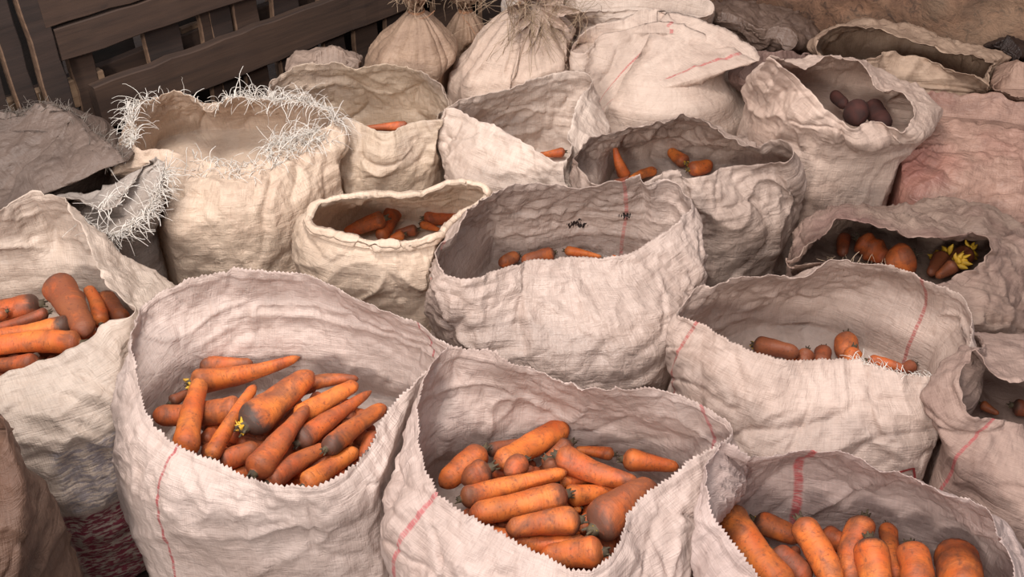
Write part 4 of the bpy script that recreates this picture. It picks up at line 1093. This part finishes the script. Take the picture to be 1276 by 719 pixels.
def heap(sack, seed=0, n=170, level=-.02, mat=None):
    """the uncountable roots deeper in the sack, seen only in the gaps"""
    sk = SACKS[sack]; rnd = random.Random(seed+77); V = []; F = []; UV = []
    P = sk['P']; nA = sk['nA']
    ring = P[:, nA-6]; c = ring.mean(0)
    k = 0
    for i in range(n):
        an = rnd.uniform(0, 2*PI); j = int(((an-sk['th'][0]) % (2*PI))/(2*PI)*len(ring)) % len(ring)
        rr = math.sqrt(rnd.random())*.70
        p = c+(ring[j]-c)*rr; z = sk['zc']+level-.004-(i % 3)*.02
        if p[1] > c[1]+.5*sk['R']: continue
        L = rnd.uniform(.07, .12); R = rnd.uniform(.014, .02)
        # stay inside: aim across the centre
        da = rnd.uniform(0, 2*PI); d = np.array([math.cos(da), math.sin(da), rnd.uniform(-.15, .15)])
        toc = (c-p); toc[2] = 0; d = d+toc/(np.linalg.norm(toc)+.05)*1.4*rr; d /= np.linalg.norm(d)
        if np.linalg.norm((p+d*L-c)[:2]) > .74*sk['R'] or np.linalg.norm((p-c)[:2]) > .78*sk['R']: continue
        tt = np.linspace(.06, .96, 8); PLACED.append((np.array([p[0], p[1], z])+d*L*tt[:, None], R*(1-.5*tt**1.15)*.9, sack))
        me = carrot_mesh('t', L, R, rnd, .5, nb=10, nl=28)
        x, y, z2 = axis_frame(d); o = len(V)
        co = np.zeros(len(me.vertices)*3); me.vertices.foreach_get('co', co); co = co.reshape(-1, 3)
        W = np.array([p[0], p[1], z])+co[:, :1]*x+co[:, 1:2]*y+co[:, 2:]*z2
        V.extend(W); 
        for f in me.polygons:
            vs = list(f.vertices); F.append(tuple(o+v for v in (vs if len(vs) == 4 else vs)))
        bpy.data.meshes.remove(me)
    me = bpy.data.meshes.new('carrot_heap'); me.from_pydata([tuple(v-np.array([c[0], c[1], 0])) for v in V], [], F)
    l = me.uv_layers.new(name='UVMap')
    me.polygons.foreach_set('use_smooth', np.ones(len(me.polygons), bool)); me.materials.append(mat or M_CARROT)
    o = bpy.data.objects.new('carrot_heap', me); C.objects.link(o); o.location = (c[0], c[1], 0)
    o.color = (0, .55, .5, 1)
    o['kind'] = 'stuff'; o['label'] = HEAPLAB[sack]; o['category'] = 'carrots'

HEAPLAB = {
 'C': 'deeper carrots filling the front left sack under the long ones', 'D': 'deeper carrots filling the bottom centre sack',
 'E': 'deeper carrots filling the bottom right sack', 'F': 'deeper carrots in the ragged-lipped sack right of centre', 'G': 'deeper carrots in the shiny middle sack',
 'H': 'deeper carrots in the cuffed cream sack', 'I': 'deeper carrots in the grey-stained peaked sack', 'J': 'deeper carrots in the triangular-lipped sack',
 'K': 'deeper carrots in the yellowed sack', 'B': 'deeper carrots in the printed sack at left edge', 'P': 'deeper roots in the beet sack',
 'T': 'deeper carrots in the soiled sprouting sack', 'U': 'deeper carrots in the right edge sack', 'L': 'deeper carrots in the fringed sack'}
for i, k in enumerate('CDEB'):
    heap(k, i)

# front left sack
carrot('C', (212, 502), (240, 486), 16, 'small brownish carrot end at far left back of the front left sack', .6, .9, .3)
carrot('C', (300, 507), (190, 518), 29, 'reddish carrot lying crosswise under the upright ones, front left sack', .2, .5, .4, tip=.7)
carrot('C', (249, 456), (315, 452), 22, 'carrot with its blunt end at the back left of the front left sack', .5, .5, .3)
carrot('C', (238, 477), (374, 445), 29, 'long tapering carrot with yellow sprout along the back of the front left sack', .3, .35, .1, tip=.3, sprout=.013)
carrot('C', (388, 478), (447, 472), 19, 'dull carrot right behind the big dark-headed one', .3, .6, .2)
carrot('C', (378, 606), (446, 560), 25, 'bright orange carrot touching the front lip of the front left sack', .1, .25, .0, tip=.6)
carrot('C', (334, 602), (408, 557), 26, 'carrot with soil streaks next to the front lip, front left sack', .3, .55, .3, tip=.55)
carrot('C', (272, 577), (324, 556), 27, 'short dirty-headed carrot at front, half under the long reddish one', .6, .6, .3, tip=.6)
carrot('C', (371, 552), (463, 487), 27, 'grey-headed tapering carrot on the right of the front left sack', .8, .45, .4, tip=.25)
carrot('C', (406, 560), (480, 507), 25, 'carrot with pale grey stub end, rightmost in the front left sack', .9, .5, .35, tip=.7)
carrot('C', (369, 520), (446, 478), 24, 'clean light orange carrot right of the dark-headed one', .1, .25, .0, tip=.6)
carrot('C', (316, 590), (384, 506), 35, 'long reddish carrot slanting down the middle of the front left sack', .2, .45, .45, tip=.35)
carrot('C', (231, 564), (250, 474), 30, 'fat light orange carrot upright at the left of the front left sack', .1, .3, .0, tip=.62)
carrot('C', (262, 571), (318, 480), 20, 'thin light orange carrot left of the dark-headed one', .3, .3, .0, tip=.6)
carrot('C', (305, 532), (390, 464), 43, 'thickest carrot with dark grey head and pale curly sprout', 1.0, .55, .1, tip=.55, sprout=.014)

# bottom centre sack
carrot('D', (607, 563), (662, 548), 17, 'dark purplish carrot at the back of the bottom centre sack', .8, 1.0, .6)
carrot('D', (765, 566), (716, 560), 17, 'small bright carrot at the back right, bottom centre sack', .3, .3, .0)
carrot('D', (712, 552), (676, 580), 23, 'dirty brown stubby carrot behind the centre of the bottom centre sack', .7, .8, .3, tip=.7)
carrot('D', (604, 560), (548, 606), 28, 'orange carrot at the far left of the bottom centre sack, tilted up', .3, .4, .2, tip=.8)
carrot('D', (704, 530), (618, 580), 27, 'carrot sticking up highest at the back of the bottom centre sack', .2, .3, .05, tip=.95)
carrot('D', (776, 572), (846, 582), 27, 'reddish tapering carrot reaching the right corner of the bottom centre sack', .2, .35, .3, tip=.4)
carrot('D', (611, 583), (575, 602), 32, 'short dirty carrot behind the long one, left of bottom centre sack', .7, .6, .1, tip=.8)
carrot('D', (655, 573), (630, 592), 24, 'round brown carrot end facing out, middle of bottom centre sack', .5, .7, .2, tip=.9)
carrot('D', (681, 572), (700, 592), 22, 'small knobbly brown carrot end at the centre of the bottom centre sack', .5, .8, .3, tip=.8)
carrot('D', (694, 567), (795, 602), 29, 'red-orange fat carrot across the upper right of the bottom centre sack', .1, .4, .35, tip=.5)
carrot('D', (732, 682), (606, 662), 27, 'carrot third from the front lip of the bottom centre sack', .3, .35, .15, tip=.6)
carrot('D', (752, 688), (672, 694), 34, 'fat orange carrot lowest at the front lip of the bottom centre sack', .3, .35, .05, tip=.6)
carrot('D', (740, 660), (818, 605), 45, 'big soil-brown carrot with tiny yellow sprout at right of bottom centre sack', .7, .75, .4, tip=.6, sprout=.008)
carrot('D', (697, 600), (742, 597), 14, 'thin yellow-orange carrot peeping above the pale pointed one', .1, .2, .0)
carrot('D', (706, 618), (789, 599), 26, 'pale orange carrot with pointed tip to the right', .1, .2, .0, tip=.35)
carrot('D', (724, 633), (708, 640), 9, 'tiny pale stub between carrots, bottom centre sack', .2, .2, .0)
carrot('D', (723, 648), (630, 660), 30, 'brownish carrot with black root end, below the middle ones', .8, .5, .1, tip=.6)
carrot('D', (574, 622), (707, 588), 25, 'long straight orange carrot with dirty crown at left, bottom centre sack', .7, .3, .0, tip=.55)
carrot('D', (706, 616), (584, 642), 33, 'long thick orange-red carrot with brown blunt end in middle', .6, .35, .2, tip=.7)

# bottom right sack
carrot('E', (940, 648), (1000, 672), 30, 'carrot with greenish dirty crown at the back of the bottom right sack', .9, .5, .2, tip=.7, sprout=.005)
carrot('E', (962, 688), (1010, 725), 34, 'reddish shaded carrot between the two upright ones at left', .3, .7, .7, tip=.8)
carrot('E', (1024, 664), (1062, 684), 30, 'orange-red carrot behind, middle of bottom right sack', .2, .5, .5, tip=.8)
carrot('E', (908, 634), (985, 738), 38, 'pointed light orange carrot leaning at far left of bottom right sack', .5, .4, .0, tip=1.0, dza=.03)
carrot('E', (997, 648), (1042, 735), 35, 'long orange carrot second from left in the bottom right sack', .4, .35, .1, tip=.9, dza=.02)
carrot('E', (1106, 655), (1116, 720), 24, 'thin carrot right of the dark-headed one, bottom right sack', .3, .4, .2, tip=.9)
carrot('E', (1077, 646), (1058, 730), 37, 'soil-speckled carrot upright in the middle of bottom right sack', .6, .6, .2, tip=.9, dza=.02)
carrot('E', (1083, 672), (1096, 750), 40, 'carrot with nearly black rounded head, bottom right sack', 1.0, .3, .1, tip=.8, dza=.02)
carrot('E', (1134, 680), (1144, 740), 38, 'rounded orange carrot end right of the thin one, bottom right sack', .3, .4, .3, tip=.9)
carrot('E', (1188, 686), (1202, 750), 56, 'thickest carrot with brown crown at the right corner', .8, .5, .3, tip=.85)

# left edge sack
carrot('B', (60, 389), (-12, 408), 17, 'dark red thin carrot between fat ones in the left edge sack', .3, .8, .8)
carrot('B', (97, 366), (110, 396), 16, 'shaded red carrot behind the small upright tip, left edge sack', .3, .8, .7)
carrot('B', (129, 369), (156, 398), 25, 'pale brown-headed carrot at right corner of the left edge sack', 1.0, .7, .0, tip=.7)
carrot('B', (50, 379), (-30, 392), 31, 'fat red carrot with dark blunt end at far left', .9, .4, .6, tip=.8)
carrot('B', (8, 388), (-20, 404), 15, 'small carrot tip at the very left edge of the photo', .3, .4, .5)
carrot('B', (48, 452), (-30, 456), 24, 'carrot lowest at the left edge, just above the sack lip', .3, .6, .5)
carrot('B', (104, 418), (84, 434), 20, 'short yellow-orange carrot under the bright ones, left edge sack', .3, .3, .0, tip=.7)
carrot('B', (70, 352), (108, 418), 34, 'big soil-covered carrot upright with dry stem, left edge sack', .7, .85, .2, tip=.6)
carrot('B', (126, 404), (109, 358), 19, 'small smooth carrot with tip pointing up, left edge sack', .1, .2, .3, tip=.6)
carrot('B', (101, 428), (-25, 434), 26, 'long bright orange carrot along the lip of the left edge sack', .4, .3, .0, tip=.7)
carrot('B', (90, 405), (-22, 420), 27, 'bright orange carrot with dark blunt crown, left edge sack', .95, .2, .0, tip=.55)

# cuffed cream sack
carrot('H', (520, 286), (492, 290), 14, 'small dark carrot at the cuff, middle of the cream sack', .7, .7, .4)
carrot('H', (504, 292), (485, 298), 13, 'short bright carrot piece against the cuff of the cream sack', .5, .3, .1)
carrot('H', (524, 279), (548, 287), 10, 'little yellow-orange tip under the right carrot, cream sack', .2, .2, .0)
carrot('H', (528, 272), (588, 266), 16, 'red-orange carrot on the right side of the cream sack', .3, .35, .5, tip=.5)
carrot('H', (494, 260), (474, 298), 20, 'rounded red carrot standing highest in the cream sack', .3, .4, .4, tip=.7)
carrot('H', (480, 272), (428, 291), 21, 'broad orange carrot sloping to the left of the cream sack', .4, .5, .3, tip=.5)

# shiny middle sack
carrot('G', (646, 319), (622, 330), 15, 'dirty orange carrot at left in the shiny middle sack', .6, .6, .2, tip=.9)
carrot('G', (690, 315), (650, 326), 15, 'brown carrot second from left in the shiny middle sack', .8, .8, .4, tip=.8)
carrot('G', (704, 312), (750, 320), 12, 'light orange carrot tapering right in the shiny middle sack', .3, .2, .0, tip=.3)
carrot('G', (762, 320), (776, 322), 5, 'tiny red carrot tip at right in the shiny middle sack', .1, .3, .4)

# ragged-lipped sack
carrot('F', (1140, 454), (1110, 464), 16, 'dark grey-brown carrot at right in the ragged-lipped sack', 1.0, 1.0, .5)
carrot('F', (1082, 450), (1128, 460), 18, 'red-orange carrot lying by the ragged lip', .2, .3, .5)
carrot('F', (978, 444), (1004, 442), 15, 'bright orange carrot side under the brown one, ragged-lipped sack', .1, .3, .0)
carrot('F', (1006, 436), (1000, 456), 18, 'brown round carrot end left of the pinkish one', .6, .9, .4, tip=.9)
carrot('F', (1026, 434), (1022, 456), 20, 'pinkish brown carrot end in the middle of the ragged-lipped sack', .2, .8, .6, tip=.9)
carrot('F', (1055, 418), (1056, 450), 27, 'upright rounded carrot, tallest in the ragged-lipped sack', .3, .6, .35, tip=.9, dza=.01)
carrot('F', (1064, 434), (1058, 462), 22, 'shorter carrot end in front of the tallest one', .3, .4, .3, tip=.9)
carrot('F', (940, 430), (996, 440), 22, 'dirty brown-topped carrot at left of the ragged-lipped sack with small sprout', .8, .8, .2, tip=.7, sprout=.008)

# peaked grey-stained sack
carrot('I', (780, 222), (765, 176), 18, 'carrot standing tip up at left of the peaked sack', .2, .3, .4, tip=.2, dzb=.10)
carrot('I', (764, 228), (784, 220), 9, 'dark thin root beside the standing carrot, peaked sack', .6, .8, .8)
carrot('I', (816, 213), (785, 224), 14, 'small orange carrot leaning on the standing one', .4, .35, .0, tip=.6)
carrot('I', (854, 203), (834, 187), 18, 'short yellow-orange carrot behind with sprout, peaked sack', .4, .4, .0, tip=.7, sprout=.008)
carrot('I', (858, 211), (888, 204), 19, 'short fat orange carrot with hanging thin root, peaked sack', .3, .4, .2, tip=.8, sprout=.007)

carrot('K', (508, 157), (452, 160), 13, 'reddish carrot just showing over the lip of the yellowed sack', .3, .5, .6, z=.54)
carrot('J', (704, 189), (672, 192), 13, 'single orange carrot deep in the triangular-lipped sack', .4, .4, .3)

# beets
carrot('P', (1038, 117), (1054, 132), 15, 'small dark beet behind the white lip, pointed-corner sack', 0, 0, 0, tip=.9, kind='beet', mat=M_BEET, z=.585, crown=False)
carrot('P', (1067, 129), (1070, 155), 29, 'largest round dark beet in the pointed-corner sack', 0, 0, 0, tip=.9, kind='beet', mat=M_BEET, z=.58, crown=False)
carrot('P', (1087, 131), (1104, 158), 25, 'reddish beet on the right in the pointed-corner sack', 0, 0, 0, tip=.9, kind='beet', mat=M_BEET, z=.58, crown=False)

# soiled sack
carrot('T', (1052, 294), (1050, 318), 15, 'dark red carrot at left of the soiled sprouting sack', .5, .7, .8, tip=.8)
carrot('T', (1070, 298), (1106, 324), 27, 'gnarled red-orange carrot in the soiled sprouting sack', .2, .4, .5, tip=.9, lumpy=.1)
carrot('T', (1176, 320), (1158, 342), 22, 'grey-brown sprouting carrot left of the shoot tuft', 1.0, 1.0, .4, sprout=.022)
carrot('T', (1206, 314), (1174, 342), 26, 'brown-red carrot tufted with yellow shoots at right of soiled sack', .4, .9, .6, sprout=.024)
carrot('T', (1192, 328), (1166, 346), 18, 'low carrot with yellow shoots by the lip of the soiled sack', .6, .8, .4, sprout=.024)
carrot('T', (1134, 320), (1104, 332), 42, 'fat ball-ended red-orange carrot in the soiled sack', .5, .5, .45, tip=.7)

carrot('U', (1222, 503), (1245, 516), 13, 'orange carrot piece behind the lip of the right edge sack', .3, .6, .3)
carrot('U', (1262, 505), (1300, 514), 24, 'dark red carrot at the very right edge of the photo', .9, .8, .7)

print('carrots', ncar)
